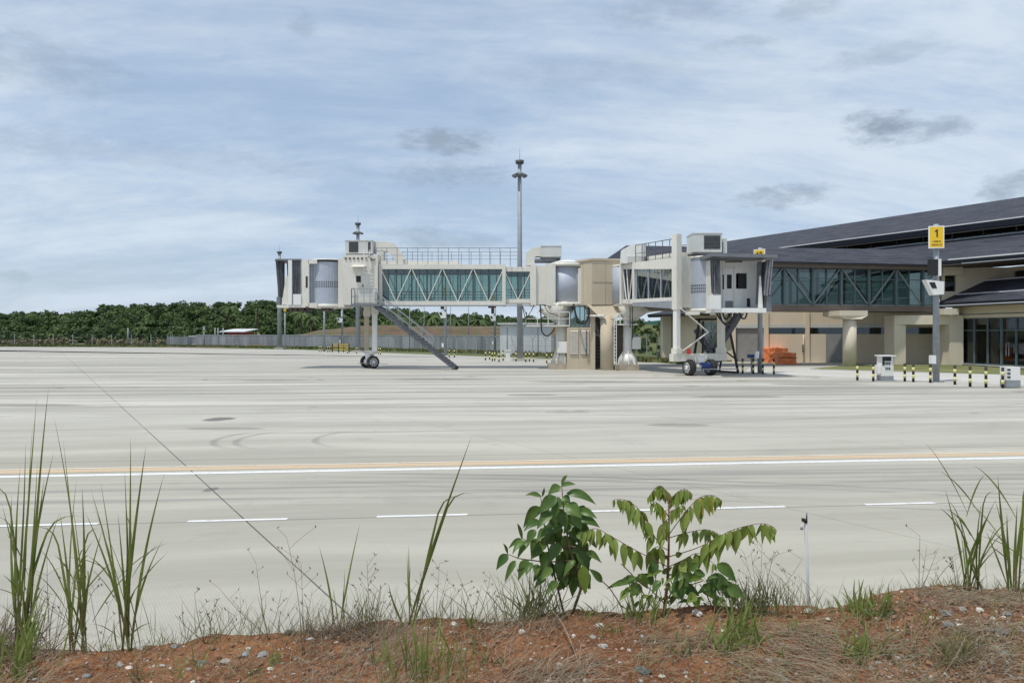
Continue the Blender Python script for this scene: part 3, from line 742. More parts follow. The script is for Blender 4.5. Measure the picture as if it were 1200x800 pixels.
# ------------------------------------------------------------------ terminal building
wd = V((.48, -.88, 0)).normalized(); pd = V((wd.y * -1, wd.x, 0)); pd = V((.88, .48, 0)).normalized()
ud = V((4.96, 1, 0)).normalized(); vd = V((.2, -1, 0)).normalized()
T = thing('airport_terminal', (45, 62, 0), 'buff terminal with stacked dark shingle roofs and a glazed entrance at the right edge', 'building')
V0 = V((41, 58, 11.9)); t0, t1 = -46, 26
e0, e1 = V0 + wd * t0, V0 + wd * t1; rise = pd * 8.2 + V((0, 0, 3.05))
rf = MB().roof(e0, e1, e1 + rise, e0 + rise, .5)
rf.build('upper_roof', 'shingle', T)
MB().roof(e1 + rise, e0 + rise, e0 + rise + pd * 10 - V((0, 0, 2.5)), e1 + rise + pd * 10 - V((0, 0, 2.5)), .3).build('rear_roof', 'shingle', T)
MB().beam(e0 + V((0, 0, .04)) - pd * .06, e1 + V((0, 0, .04)) - pd * .06, .16, .09).build('eave_flashing', 'ridgewhite', T)
# soffit and clerestory
U0 = V((40.0, 61.7, 10.8)); U0 = U0 + wd * 0
q0, q1 = U0 + wd * (t0 + 6), U0 + wd * t1
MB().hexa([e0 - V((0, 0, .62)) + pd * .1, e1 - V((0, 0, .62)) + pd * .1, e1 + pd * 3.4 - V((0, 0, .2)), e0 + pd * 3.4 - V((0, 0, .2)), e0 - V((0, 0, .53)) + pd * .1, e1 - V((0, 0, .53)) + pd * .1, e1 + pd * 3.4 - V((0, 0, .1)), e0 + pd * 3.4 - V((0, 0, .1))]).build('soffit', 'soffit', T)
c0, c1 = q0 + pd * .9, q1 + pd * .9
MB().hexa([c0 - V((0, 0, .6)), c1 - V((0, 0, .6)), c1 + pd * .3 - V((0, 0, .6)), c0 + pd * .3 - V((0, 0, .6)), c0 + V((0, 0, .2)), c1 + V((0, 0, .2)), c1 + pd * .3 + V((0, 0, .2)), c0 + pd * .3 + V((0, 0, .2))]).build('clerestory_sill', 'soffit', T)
cg = MB().hexa([c0 + pd * .05 + V((0, 0, .2)), c1 + pd * .05 + V((0, 0, .2)), c1 + pd * .1 + V((0, 0, .2)), c0 + pd * .1 + V((0, 0, .2)), c0 + pd * .05 + V((0, 0, 1.3)), c1 + pd * .05 + V((0, 0, 1.3)), c1 + pd * .1 + V((0, 0, 1.3)), c0 + pd * .1 + V((0, 0, 1.3))]).build('clerestory_window', 'glass_dark', T)
k = int((c1 - c0).length / 2.6)
for i in range(k): q = c0.lerp(c1, i / k); MB().beam(q + V((0, 0, .1)), q + V((0, 0, 1.3)), .09).build('mullion', 'teal', cg)
bk0, bk1 = c0 + pd * 3 - V((0, 0, 1)), c1 + pd * 3 - V((0, 0, 1))
MB().hexa([bk0, bk1, bk1 + pd * .3, bk0 + pd * .3, bk0 + V((0, 0, 3.2)), bk1 + V((0, 0, 3.2)), bk1 + pd * .3 + V((0, 0, 3.2)), bk0 + pd * .3 + V((0, 0, 3.2))]).build('inner_wall', 'brownmetal', T)
MB().beam(q0 + V((0, 0, .03)), q1 + V((0, 0, .03)), .14, .1).build('gutter', 'galv', T)
# middle roof
M0 = V((35, 59, 8.5)); m0, m1 = M0 + wd * -10, M0 + wd * 27
MB().roof(m0, m1, U0 + wd * 27, U0 + wd * -14, .32).build('middle_roof', 'shingle', T)
MB().beam(M0 + V((0, 0, .05)) + wd * .5, m1 + V((0, 0, .05)), .14, .10).build('middle_flashing', 'ridgewhite', T)
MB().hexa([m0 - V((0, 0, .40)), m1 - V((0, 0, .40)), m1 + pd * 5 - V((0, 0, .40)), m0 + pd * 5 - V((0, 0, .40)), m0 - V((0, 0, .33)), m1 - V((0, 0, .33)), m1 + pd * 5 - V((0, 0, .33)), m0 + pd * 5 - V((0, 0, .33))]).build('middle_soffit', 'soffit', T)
# upper storey: end wall facing the apron, then the side running forwards
yw = 60.4
MB().box(35.8, 36.05, yw, yw + .3, 5.0, 8.1).build('corner_pier', 'buffwall', T)
MB().box(36.05, 37.0, yw + .001, yw + .3, 7.45, 8.1).build('window_head', 'buffwall', T)
MB().box(36.05, 37.0, yw + .001, yw + .3, 5.0, 6.1).build('window_apron', 'buffwall', T)
wn = MB().box(36.05, 37.0, yw + .18, yw + .24, 6.1, 7.45).build('end_window', 'glass_face', T)
MB().box(36.0, 40.5, yw + .9, yw + 1.0, 5.5, 8.0).build('unlit_backing', 'floor_darkbacking', T)  # dark sheet behind the glass: the unlit room's shade is in its colour
MB().box(35.7, 37.35, yw - .35, yw - .002, 7.42, 8.15).build('lintel_block', 'buffwall', T)
MB().prism([(37.0, yw, 5.2), (41.2, yw, 5.2), (41.2, yw, 8.1), (39.3, yw, 8.1), (37.0, yw, 8.0)], (0, .35, 0)).build('end_wall', 'buffwall', T)
f0, f1 = V((41.2, yw, 0)), V((41.2, yw, 0)) + vd * 22
nf = V((-1, -.2, 0)).normalized()
def slab(a, b_, z0, z1, off, th, name, mat, par=T):
    a, b_ = V((a.x, a.y, 0)) + nf * off, V((b_.x, b_.y, 0)) + nf * off; i = -nf * th
    return MB().hexa([a + V((0, 0, z0)), b_ + V((0, 0, z0)), b_ + i + V((0, 0, z0)), a + i + V((0, 0, z0)), a + V((0, 0, z1)), b_ + V((0, 0, z1)), b_ + i + V((0, 0, z1)), a + i + V((0, 0, z1))]).build(name, mat, par)
slab(f0, f1, 6.5, 7.2, 0, .3, 'side_wall', 'buffwall'); slab(f0, f1, 7.75, 8.1, 0, .3, 'side_wall', 'buffwall')
slab(f0, f0 + vd * .6, 7.2, 7.75, 0, .3, 'side_wall', 'buffwall')
sw = slab(f0 + vd * .6, f1, 7.2, 7.75, -.15, .05, 'side_window', 'glass_face')
slab(f0 + vd * .6, f1, 7.0, 7.9, -1.6, .1, 'inner_wall', 'floor_darkbacking')  # dark-coloured sheet in place of the interior shade behind the side window
# annex roof
E0 = V((35.35, 60.35, 5.12)); A0 = V((39.35, 60.39, 6.95)); L = 24
MB().roof(E0, E0 + vd * L, A0 + vd * L, A0, .22).build('annex_roof', 'shingle', T)
MB().roof(A0 + vd * L, A0, A0 + V((2.2, 0, .1)), A0 + V((2.2, 0, .1)) + vd * L, .2).build('annex_roof_top', 'shingle', T)
MB().beam(A0 + V((0, 0, .05)), A0 + vd * L + V((0, 0, .05)), .14, .09).build('annex_ridge', 'ridgewhite', T)
r0 = E0.lerp(A0, .36); MB().beam(r0 + V((0, 0, .05)) + vd * .3, r0 + vd * L + V((0, 0, .05)), .12, .08).build('annex_flashing', 'ridgewhite', T)
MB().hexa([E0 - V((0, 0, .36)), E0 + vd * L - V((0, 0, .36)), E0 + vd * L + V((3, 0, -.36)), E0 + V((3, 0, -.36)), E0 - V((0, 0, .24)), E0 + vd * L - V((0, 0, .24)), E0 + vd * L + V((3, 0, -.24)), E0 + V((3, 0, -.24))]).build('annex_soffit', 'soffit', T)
# annex side wall with glazing
F0 = V((36.55, 60.2, 0)); F1 = F0 + vd * 22
slab(F0, F1, 3.85, 4.78, 0, .3, 'annex_fascia_wall', 'buffwall')
slab(F0, F0 + vd * .8, 0, 3.85, 0, .3, 'annex_pier', 'buffwall')
slab(F0 + vd * .8, F1, 0, .14, 0, .3, 'annex_plinth', 'bufflight')
gw = slab(F0 + vd * .8, F1, .14, 3.85, -.12, .04, 'entrance_glazing', 'glass_face')
for k in range(17):
    q = F0 + vd * (.85 + k * 1.28)
    MB().beam(q + nf * -.08 + V((0, 0, .14)), q + nf * -.08 + V((0, 0, 3.85)), .09 if k % 3 else .16, .14).build('mullion', 'teal', gw)
for z_ in (.2, 2.85, 3.8): MB().beam(F0 + vd * .8 + nf * -.07 + V((0, 0, z_)), F1 + nf * -.07 + V((0, 0, z_)), .10, .08).build('transom', 'teal', gw)
for s_ in (-.12, .12):
    q = F0 + vd * (.85 + 3.5 * 1.28 + s_) + nf * .05; MB().beam(q + V((0, 0, .9)), q + V((0, 0, 1.9)), .035).build('door_handle', 'galv', gw)
MB().box(36.6, 52, 36, 60.1, .1, .13).build('annex_floor', 'interior', T)
slab(F0 + V((5, 0, 0)), F1 + V((5, 0, 0)), .13, 4.7, 0, .2, 'annex_inner_wall', 'interior')
MB().hexa([F0 + V((0, 0, 4.1)), F1 + V((0, 0, 4.1)), F1 + V((5, 0, 4.1)), F0 + V((5, 0, 4.1)), F0 + V((0, 0, 4.2)), F1 + V((0, 0, 4.2)), F1 + V((5, 0, 4.2)), F0 + V((5, 0, 4.2))]).build('annex_ceiling', 'interior', T)
for k in range(3): q = F0 + vd * (3 + k * 5) + V((2.5, 0, 0)); MB().beam(q, q + V((0, 0, 4.1)), .5).build('annex_column', 'bufflight', T)
# ground storey wall behind the walkway: bays with shutters
g0, g1 = V((X(863, 66.6), 66.6, 0)), V((X(1108, 62.6), 62.6, 0)); gd = (g1 - g0).normalized(); gn = V((gd.y, -gd.x, 0)).normalized(); GL = (g1 - g0).length
def gx(px_):     # distance along the wall line where the pixel column meets it
    a = (px_ - 600) / FPX; return (a * g0.y - g0.x) / (gd.x - a * gd.y)
def gwall(px0, px1, z0, z1, off, th, name, mat, par=T):
    a, b_ = g0 + gd * gx(px0) + gn * off, g0 + gd * gx(px1) + gn * off; i = -gn * th; z0, z1 = V((0, 0, z0)), V((0, 0, z1))
    return MB().hexa([a + z0, b_ + z0, b_ + i + z0, a + i + z0, a + z1, b_ + z1, b_ + i + z1, a + i + z1]).build(name, mat, par)
ZT = 4.7
gwall(858, 1112, 3.45, ZT, 0, .4, 'upper_band', 'buffwall')
for a, b_ in ((858, 862), (895, 900.5), (943.5, 948.5), (989, 993)): gwall(a, b_, 0, ZT - .01, .16, .6, 'pilaster', 'buffwall')
sh = gwall(862, 895, 0, 3.1, -.12, .1, 'shutter', 'shutter'); gwall(862, 895, 3.1, 3.452, .05, .3, 'shutter_box', 'ac')
for a, b_, d in ((900.5, 943.5, 0), (948.5, 989, 1), (993, 1050, 0), (1050, 1112, 0)):
    gwall(a, b_, 3.12, 3.452, .03, .3, 'shutter_box', 'ac' if a < 1040 else 'buffwall')
    gwall(a + 1, b_ - 1, 2.55, 3.12, -.1, .08, 'strip_window', 'glass_face'); gwall(a, b_, 2.3, 3.2, -.6, .1, 'unlit_backing', 'floor_darkbacking')  # backing painted dark so the strip windows look unlit inside
    gwall(a, b_ if not d else 968, 0, 2.55, -.02, .3, 'bay_wall', 'buffwall')
    if d: gwall(968, b_, 0, 2.55, -.06, .2, 'grey_door', 'shutter')
gwall(940.2, 941.4, .9, 1.6, .14, .1, 'door_lock', 'black')
MB().tube(g0 + gd * gx(941.5) + gn * .1, g0 + gd * gx(941.5) + gn * .1 + V((0, 0, 2.5)), .04, n=6).build('drainpipe', 'bufflight', T)
MB().hexa([g0 + V((0, 0, ZT)), g1 + V((0, 0, ZT)), g1 + V((2, 8, ZT)), g0 + V((2, 8, ZT)), g0 + V((0, 0, ZT + .2)), g1 + V((0, 0, ZT + .2)), g1 + V((2, 8, ZT + .2)), g0 + V((2, 8, ZT + .2))]).build('service_roof', 'soffit', T)
# portal frame at the right end
def pbox(px0, px1, Y0, Y1, z0, z1, name, mat, par=T): return MB().box(X(px0, Y0), X(px1, Y0), Y0, Y1, z0, z1).build(name, mat, par)
pbox(1048, 1061.5, 59.9, 61.5, 0, 3.34, 'portal_pier', 'bufflight'); pbox(1113, 1129, 59.0, 60.6, 0, 3.34, 'portal_pier', 'bufflight')
MB().hexa([(X(1048, 59.9), 59.9, 3.34), (X(1129, 59), 59.0, 3.34), (X(1129, 59), 60.6, 3.34), (X(1048, 59.9), 61.5, 3.34),
           (X(1048, 59.9), 59.9, 4.1), (X(1129, 59), 59.0, 4.1), (X(1129, 59), 60.6, 4.1), (X(1048, 59.9), 61.5, 4.1)]).build('portal_beam', 'bufflight', T)
pbox(1106, 1124, 58.4, 59.8, 4.12, 4.62, 'beam_stub', 'bufflight')
# service block further left, behind the right bridge
sx0, sx1 = X(781, 76), X(866, 70)
SB = MB().hexa([(sx0, 76, 0), (sx1, 70, 0), (sx1 + 1, 78, 0), (sx0 + 1, 84, 0), (sx0, 76, 4.4), (sx1, 70, 4.4), (sx1 + 1, 78, 4.4), (sx0 + 1, 84, 4.4)])
SB.build('service_wing_wall', 'buffwall', T)
MB().box(sx0 - .5, sx0 + .35, 75.4, 76.3, 0, 4.39).build('wing_pier', 'bufflight', T)
MB().hexa([(sx0 - 2.2, 75, 4.45), (sx1, 68.4, 4.45), (sx1 + 1, 79, 4.45), (sx0 - .2, 85, 4.45), (sx0 - 2.2, 75, 4.55), (sx1, 68.4, 4.7), (sx1 + 1, 79, 5.2), (sx0 + 2, 83, 5.3)]).build('wing_roof', 'shingle', T)
# ------------------------------------------------------------------ glazed walkway on columns
K = V((20.1, 57, 0)); kn = V((ud.y, -ud.x, 0)).normalized()   # kn points towards the camera
WK = thing('glazed_walkway', (24, 58.5, 0), 'long glazed walkway with dark hipped roof joining the lift tower to the terminal', 'walkway')
def wk(t_, o, z): return K + ud * t_ + kn * o + V((0, 0, z))
def wkbox(t0_, t1_, o0, o1, z0, z1, name, mat, par=None):
    return MB().hexa([wk(t0_, o1, z0), wk(t1_, o1, z0), wk(t1_, o0, z0), wk(t0_, o0, z0), wk(t0_, o1, z1), wk(t1_, o1, z1), wk(t1_, o0, z1), wk(t0_, o0, z1)]).build(name, mat, par or WK)
ta, tb = -11.9, 15.3
wkbox(ta, tb, -3.2, .08, 4.40, 4.86, 'floor_beam', 'brownmetal')
wkbox(ta, tb, -3.1, 0, 4.862, 4.90, 'floor', 'interior')
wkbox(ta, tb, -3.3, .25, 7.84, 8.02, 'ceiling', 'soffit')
wkbox(ta - .2, tb, .25, .62, 7.80, 8.16, 'fascia', 'brownmetal'); wkbox(ta - .2, tb, -3.7, -3.3, 7.80, 8.16, 'fascia', 'brownmetal')
# roof, hipped at the left end
ea, eb = wk(ta - .6, 1.0, 8.18), wk(tb + 1.5, 1.0, 8.18); ra, rb = wk(ta + .8, -1.7, 9.45), wk(tb + 4, -1.7, 9.75)
MB().roof(ea, eb, rb, ra, .14).build('roof', 'shingle', WK)
fa, fb = wk(ta - .6, -4.4, 8.18), wk(tb + 1.5, -4.4, 8.18)
MB().roof(fb, fa, ra, rb, .14).build('roof', 'shingle', WK)
MB().add([ea, fa, ra], [(0, 2, 1)]).build('hip_end', 'shingle', WK)
for o_, nm in ((-.06, 'window_wall'), (-3.05, 'window_wall')):
    gl_ = wkbox(ta, tb, o_ - .03, o_, 4.9, 7.84, nm, 'glass_dark')
    for z_ in (4.93, 7.0, 7.80): MB().beam(wk(ta, o_ + .02, z_), wk(tb, o_ + .02, z_), .07, .07).build('transom', 'teal', gl_)
SP = 2.52
n = 0
tt = -11.2
while tt < tb:
    n += 1
    MB().beam(wk(tt, .0, 4.86), wk(tt, .0, 7.84), .26, .2, up=ud).build('post', 'teal', WK)
    MB().beam(wk(tt + SP / 2, -.02, 4.86), wk(tt + SP / 2, -.02, 7.84), .10, .1, up=ud).build('mullion', 'teal', WK)
    MB().beam(wk(tt, -3.1, 4.86), wk(tt, -3.1, 7.84), .2, .2, up=ud).build('post', 'teal', WK)
    a_, b_ = (5.0, 7.75) if n % 2 else (7.75, 5.0)
    if tt + SP < tb + .5:
        MB().beam(wk(tt + .14, .03, a_), wk(tt + SP - .14, .03, b_), .10, .085, up=kn).build('brace', 'trussgrey', WK)
        MB().beam(wk(tt + .1, -2.9, b_), wk(tt + SP - .1, -2.9, a_), .13, .13).build('brace', 'trussgrey', WK)
    tt += SP
cY = 56.6
cx_ = X(997, cY); MB().tube((cx_, cY + .2, 0), (cx_, cY + .2, 3.75), .50, n=28).build('column', 'bufflight', WK)
MB().hexa([(cx_ - .62, cY - .45, 3.72), (cx_ + .62, cY - .45, 3.72), (cx_ + .62, cY + .95, 3.72), (cx_ - .62, cY + .95, 3.72), (cx_ - 1.15, cY - .6, 3.98), (cx_ + 1.15, cY - .35, 3.98), (cx_ + 1.15, cY + 2.6, 3.98), (cx_ - 1.15, cY + 2.4, 3.98)]).build('capital', 'bufflight', WK)
MB().hexa([(cx_ - 1.15, cY - .6, 3.982), (cx_ + 1.15, cY - .35, 3.982), (cx_ + 1.15, cY + 2.6, 3.982), (cx_ - 1.15, cY + 2.4, 3.982), (cx_ - 1.15, cY - .6, 4.38), (cx_ + 1.15, cY - .35, 4.38), (cx_ + 1.15, cY + 2.6, 4.38), (cx_ - 1.15, cY + 2.4, 4.38)]).build('capital', 'bufflight', WK)
# ------------------------------------------------------------------ lift tower between the bridges
LT = thing('lift_tower', (5.9, 52.5, 0), 'buff boxy lift tower on a round column between the two boarding bridges', 'tower')
bt = [V((X(693.5, 52), 52.0, 0)), V((8.7, 52.55, 0)), V((9.3, 55.2, 0)), V((X(665, 54.8), 54.8, 0))]
def lp(poly, z0, z1, name, mat, s_=1.0, par=None):
    c = sum(poly, V((0, 0, 0))) / len(poly); pp = [c + (q - c) * s_ for q in poly]
    return MB().prism([q + V((0, 0, z0)) for q in pp], (0, 0, z1 - z0)).build(name, mat, par or LT)
body = lp(bt, 4.68, 7.86, 'body', 'buff'); lp(bt, 7.86, 8.0, 'roof_slab', 'buff', 1.045)
for a, b_ in ((.33, 0), (.66, 0)):
    for i in (0, 3):
        p0, p1 = (bt[0], bt[1]) if i == 0 else (bt[3], bt[0]); q = p0.lerp(p1, a); d = (p1 - p0).normalized(); nn_ = V((d.y, -d.x, 0))
        MB().beam(q + nn_ * .006 + V((0, 0, 4.7)), q + nn_ * .006 + V((0, 0, 7.84)), .03, .02, up=d).build('panel_seam', 'pedestal', body)
MB().beam(bt[0].lerp(bt[1], .02) + V((0, -.015, 6.3)), bt[0].lerp(bt[1], .98) + V((0, -.015, 6.3)), .02, .03).build('panel_seam', 'pedestal', body)
ccx, ccy = X(711.8, 51.8), 51.95
MB().tube((ccx, ccy, 0), (ccx, ccy, 3.9), .49, n=32).build('column', 'buff', LT)
MB().hexa([(ccx - .5, ccy - .45, 3.7), (ccx + .5, ccy - .45, 3.7), (ccx + .5, ccy + .5, 3.7), (ccx - .5, ccy + .5, 3.7), (ccx - 1.45, ccy + .12, 4.67), (ccx + 1.9, ccy + .62, 4.67), (ccx + 1.7, ccy + 2.6, 4.67), (ccx - 1.6, ccy + 2.3, 4.67)]).build('column_head', 'buff', LT)
ex0, ex1, ey0, ey1 = X(664.5, 52.9), X(692.5, 52.9), 52.9, 55.6
en = MB().box(ex0, ex1, ey0, ey1, 0, 3.05).build('enclosure', 'buff', LT)
for s_ in (0, 1):
    a = ex0 + .18 + s_ * .79; lv = MB().box(a, a + .66, ey0 - .03, ey0 - .002, 1.05, 2.85).build('louvre_frame', 'pedestal', en)
    for k in range(12): z_ = 1.12 + k * .145; MB().hexa([(a + .03, ey0 - .09, z_), (a + .63, ey0 - .09, z_), (a + .63, ey0 - .032, z_ + .05), (a + .03, ey0 - .032, z_ + .05), (a + .03, ey0 - .09, z_ + .055), (a + .63, ey0 - .09, z_ + .055), (a + .63, ey0 - .032, z_ + .10), (a + .03, ey0 - .032, z_ + .10)]).build('slat', 'louvre', lv)
MB().box(ex0 + .86, ex0 + .875, ey0 - .006, ey0 - .001, 0, 1.0).build('door_seam', 'pedestal', en)
gp = MB().box(ex0 + .25, ex1, ey0 + .2, ey0 + .24, 3.06, 4.66).build('stair_glazing', 'glass_clear', LT)
for k in range(5): MB().box(ex0 + .25 + k * .34, ex0 + .31 + k * .34, ey0 + .14, ey0 + .28, 3.06, 4.66).build('mullion', 'teal', gp)
MB().box(X(692.6, 52.3), X(697.5, 52.3), 52.3, 55.6, 0, 4.66).build('stair_wall', 'buff', LT)
sx = X(700, 52.9)
MB().box(ex1, ccx + .8, 55.3, 55.4, 0, 4.66).build('stairwell_back', 'floor_darkbacking', LT)
st_ = MB()
for k in range(14): st_.box(sx - .35 + .0, sx + .6, 52.9 + k * .16, 53.1 + k * .16, 3.9 - k * .26, 3.95 - k * .26)
st_.build('inner_steps', 'greymetal', LT)
MB().beam((sx - .35, 52.75, 3.7), (sx + .55, 53.2, 1.5), .10, .16).build('stair_string', 'galv', LT)
MB().beam((sx - .3, 52.7, 2.6), (sx + .55, 53.1, 2.3), .05).build('handrail', 'white', LT)
MB().tube((X(688, 52.2), 52.25, 3.88), (X(709, 51.2), 51.35, 3.86), .07, n=8).build('conduit', 'white', LT)
MB().beam((ex1 - .35, ey0 - .12, .9), (ex1 - .35, ey0 - .12, 2.9), .05).build('cable_tray', 'darksteel', LT)
# ------------------------------------------------------------------ shared bridge bits
def hose(t, pts, r=.035, n=14, name='hose', mat='black'):
    out = []; pts = [V(p) for p in pts]
    for i in range(len(pts) - 1):
        p0, p1, p2, p3 = pts[max(i - 1, 0)], pts[i], pts[i + 1], pts[min(i + 2, len(pts) - 1)]
        for k in range(5):
            u = k / 5; out.append(.5 * ((2 * p1) + (p2 - p0) * u + (2 * p0 - 5 * p1 + 4 * p2 - p3) * u * u + (3 * p1 - p0 - 3 * p2 + p3) * u ** 3))
    out.append(pts[-1]); return MB().path(out, r, 6).build(name, mat, t)
def wheel(t, c, ax, r, w):
    c, ax = V(c), V(ax).normalized(); o = MB()
    o.tube(c - ax * w * .5, c - ax * w * .36, r * .9, r, 28); o.tube(c - ax * w * .36, c + ax * w * .36, r, r, 28); o.tube(c + ax * w * .36, c + ax * w * .5, r, r * .9, 28)
    ty = o.build('tyre', 'rubber', t)
    for s_ in (-1, 1):
        MB().tube(c + ax * s_ * w * .505, c + ax * s_ * w * .515, r * .66, r * .64, 24).build('rim', 'ac', ty)
        h_ = MB().tube(c + ax * s_ * w * .515, c + ax * s_ * w * .60, r * .30, r * .22, 16); h_.build('hub', 'white', ty)
        u_ = ax.orthogonal().normalized(); w_ = ax.cross(u_); bo = MB()
        for k in range(8):
            q = c + (u_ * math.cos(k * PI / 4) + w_ * math.sin(k * PI / 4)) * r * .47 + ax * s_ * w * .517; bo.tube(q, q + ax * s_ * .012, .05, n=8)
        bo.build('rim_holes', 'black', ty)
    return ty
def railing(t, a, b_, n, hgt, mat='galv', r=.025, mid=(.5,), posts=True):
    a, b_ = V(a), V(b_); m_ = MB()
    m_.beam(a + V((0, 0, hgt)), b_ + V((0, 0, hgt)), r * 2)
    for f in mid: m_.beam(a + V((0, 0, hgt * f)), b_ + V((0, 0, hgt * f)), r * 1.6)
    for i in range(n + 1): q = a.lerp(b_, i / n); m_.beam(q, q + V((0, 0, hgt)), r * 2)
    return m_.build('railing', mat, t)
def ac_unit(t, x0, x1, y0, y1, z0, z1, gr, mat='ac'):
    u_ = MB().box(x0, x1, y0, y1, z0 + .12, z1); 
    u = u_.build('air_conditioner', mat, t)
    MB().box(x0 + .05, x1 - .05, y0 + .1, y1 - .1, z0, z0 + .119).build('base_rail', 'greymetal', u)
    for (a, b_, c, d) in gr:
        f_ = MB().box(a, b_, y0 - .015, y0 - .001, c, d).build('grille', 'grille', u)
        l_ = MB()
        k = 0
        while c + .08 * k < d - .04: l_.box(a + .02, b_ - .02, y0 - .03, y0 - .016, c + .03 + .08 * k, c + .045 + .08 * k); k += 1
        l_.build('grille_bars', 'greymetal', f_)
    MB().box(x0 - .03, x1 + .03, y0 - .03, y1 + .03, z1, z1 + .05).build('lid', mat, u)
    return u
def duct(t, pts, w, h_, mat='cream'):     # rectangular duct swept along pts (all in one vertical plane), mitred corners
    pts = [V(p) for p in pts]; s = (pts[-1] - pts[0]).cross(V((0, 0, 1))).normalized() * (w / 2); vs = []
    for i, p in enumerate(pts):
        d0 = (pts[i] - pts[i - 1]).normalized() if i else (pts[1] - pts[0]).normalized()
        d1 = (pts[i + 1] - pts[i]).normalized() if i < len(pts) - 1 else d0
        m_ = (d0 + d1).normalized(); n_ = s.normalized().cross(m_).normalized() * (h_ / 2 / max(.5, m_.dot(d0)))
        vs += [p - s - n_, p + s - n_, p + s + n_, p - s + n_]
    k = len(pts); fs = [(0, 1, 2, 3), (4 * k - 1, 4 * k - 2, 4 * k - 3, 4 * k - 4)]
    for i in range(k - 1):
        for j in range(4): a = 4 * i + j; b_ = 4 * i + (j + 1) % 4; fs.append((a, a + 4, b_ + 4, b_))
    return MB().add(vs, fs).build('duct', mat, t)
# ------------------------------------------------------------------ left boarding bridge
B = thing('boarding_bridge', (3.72, 53.9, 0), 'cream boarding bridge stretched far out to the left with green glazed corridor and steps', 'boarding bridge', 'passenger boarding bridges')
FY, BY = 53.35, 56.25
def bx(px_, Y_=FY): return X(px_, Y_)
def bz(py_, Y_=FY): return Z(py_, Y_)
MB().box(X(643, 53), X(670, 53), 53.0, 54.8, 0, .37).build('pedestal', 'pedestal', B)
MB().tube((3.74, 53.9, .37), (3.74, 53.9, 3.7), .47, n=28).build('column', 'cream', B)
fl = MB()
for k in range(8):
    a = 2 * PI * k / 8 + .2; d = V((math.cos(a), math.sin(a), 0)); s_ = V((-d.y, d.x, 0)) * .025; c = V((3.74, 53.9, 0))
    fl.prism([c + d * .3 + s_ + V((0, 0, .38)), c + d * .85 + s_ + V((0, 0, .38)), c + d * .80 + s_ + V((0, 0, .75)), c + d * .47 + s_ + V((0, 0, 1.42))], -2 * s_)
fl.build('base_fins', 'cream', B)
MB().tube((3.74, 53.9, .372), (3.74, 53.9, 1.2), .74, .49, 20).build('base_flare', 'cream', B)
MB().box(X(653, 53.2), X(666.5, 53.2), 53.1, 53.45, Z(413.5, 53.1), Z(400, 53.1)).build('control_box', 'white', B)
MB().tube((3.70, 54.2, 3.5), (3.45, 54.4, 4.62), .50, 1.5, 24).build('column_funnel', 'cream', B)
pl_ = MB().box(bx(617), bx(667), 52.9, 54.9, 3.12, 3.22).build('maintenance_platform', 'cream', B)
railing(B, (bx(617), 52.92, 3.22), (bx(667), 52.92, 3.22), 4, .95, 'white')
railing(B, (bx(617), 52.92, 3.22), (bx(617), 54.9, 3.22), 2, .95, 'white')
rc = V((X(663, 54.4), 54.4, 0))
MB().tube(rc + V((0, 0, 4.62)), rc + V((0, 0, 4.9)), 1.52, n=40).build('rotunda_floor', 'cream', B)
cu_ = MB().tube(rc + V((0, 0, 4.9)), rc + V((0, 0, 7.55)), 1.32, n=44).build('rotunda_curtain', 'curtain', B)
MB().tube(rc + V((0, 0, 7.55)), rc + V((0, 0, 7.78)), 1.5, n=40).build('rotunda_rim', 'cream', B)
MB().tube(rc + V((0, 0, 7.78)), rc + V((0, 0, 8.05)), 1.46, .7, 32).build('rotunda_roof', 'white', B)
MB().box(X(640.5, 53.0), X(651, 53.0), 53.0, 55.9, 4.64, 7.72).build('door_frame', 'cream', B)
MB().box(X(677, 53.3), X(682.5, 53.3), 53.2, 55.2, 4.7, 7.4).build('door_frame', 'cream', B)
MB().box(X(681, 53.5), X(687, 53.5), 53.5, 55.0, 4.9, 7.2).build('bellows', 'greymetal', B)
MB().box(bx(628), bx(641), 53.5, 56.1, 4.75, 7.62).build('vestibule', 'cream', B)
MB().box(bx(622), bx(628.2), FY - .04, BY + .04, 4.68, 7.66).build('portal_frame', 'cream', B)
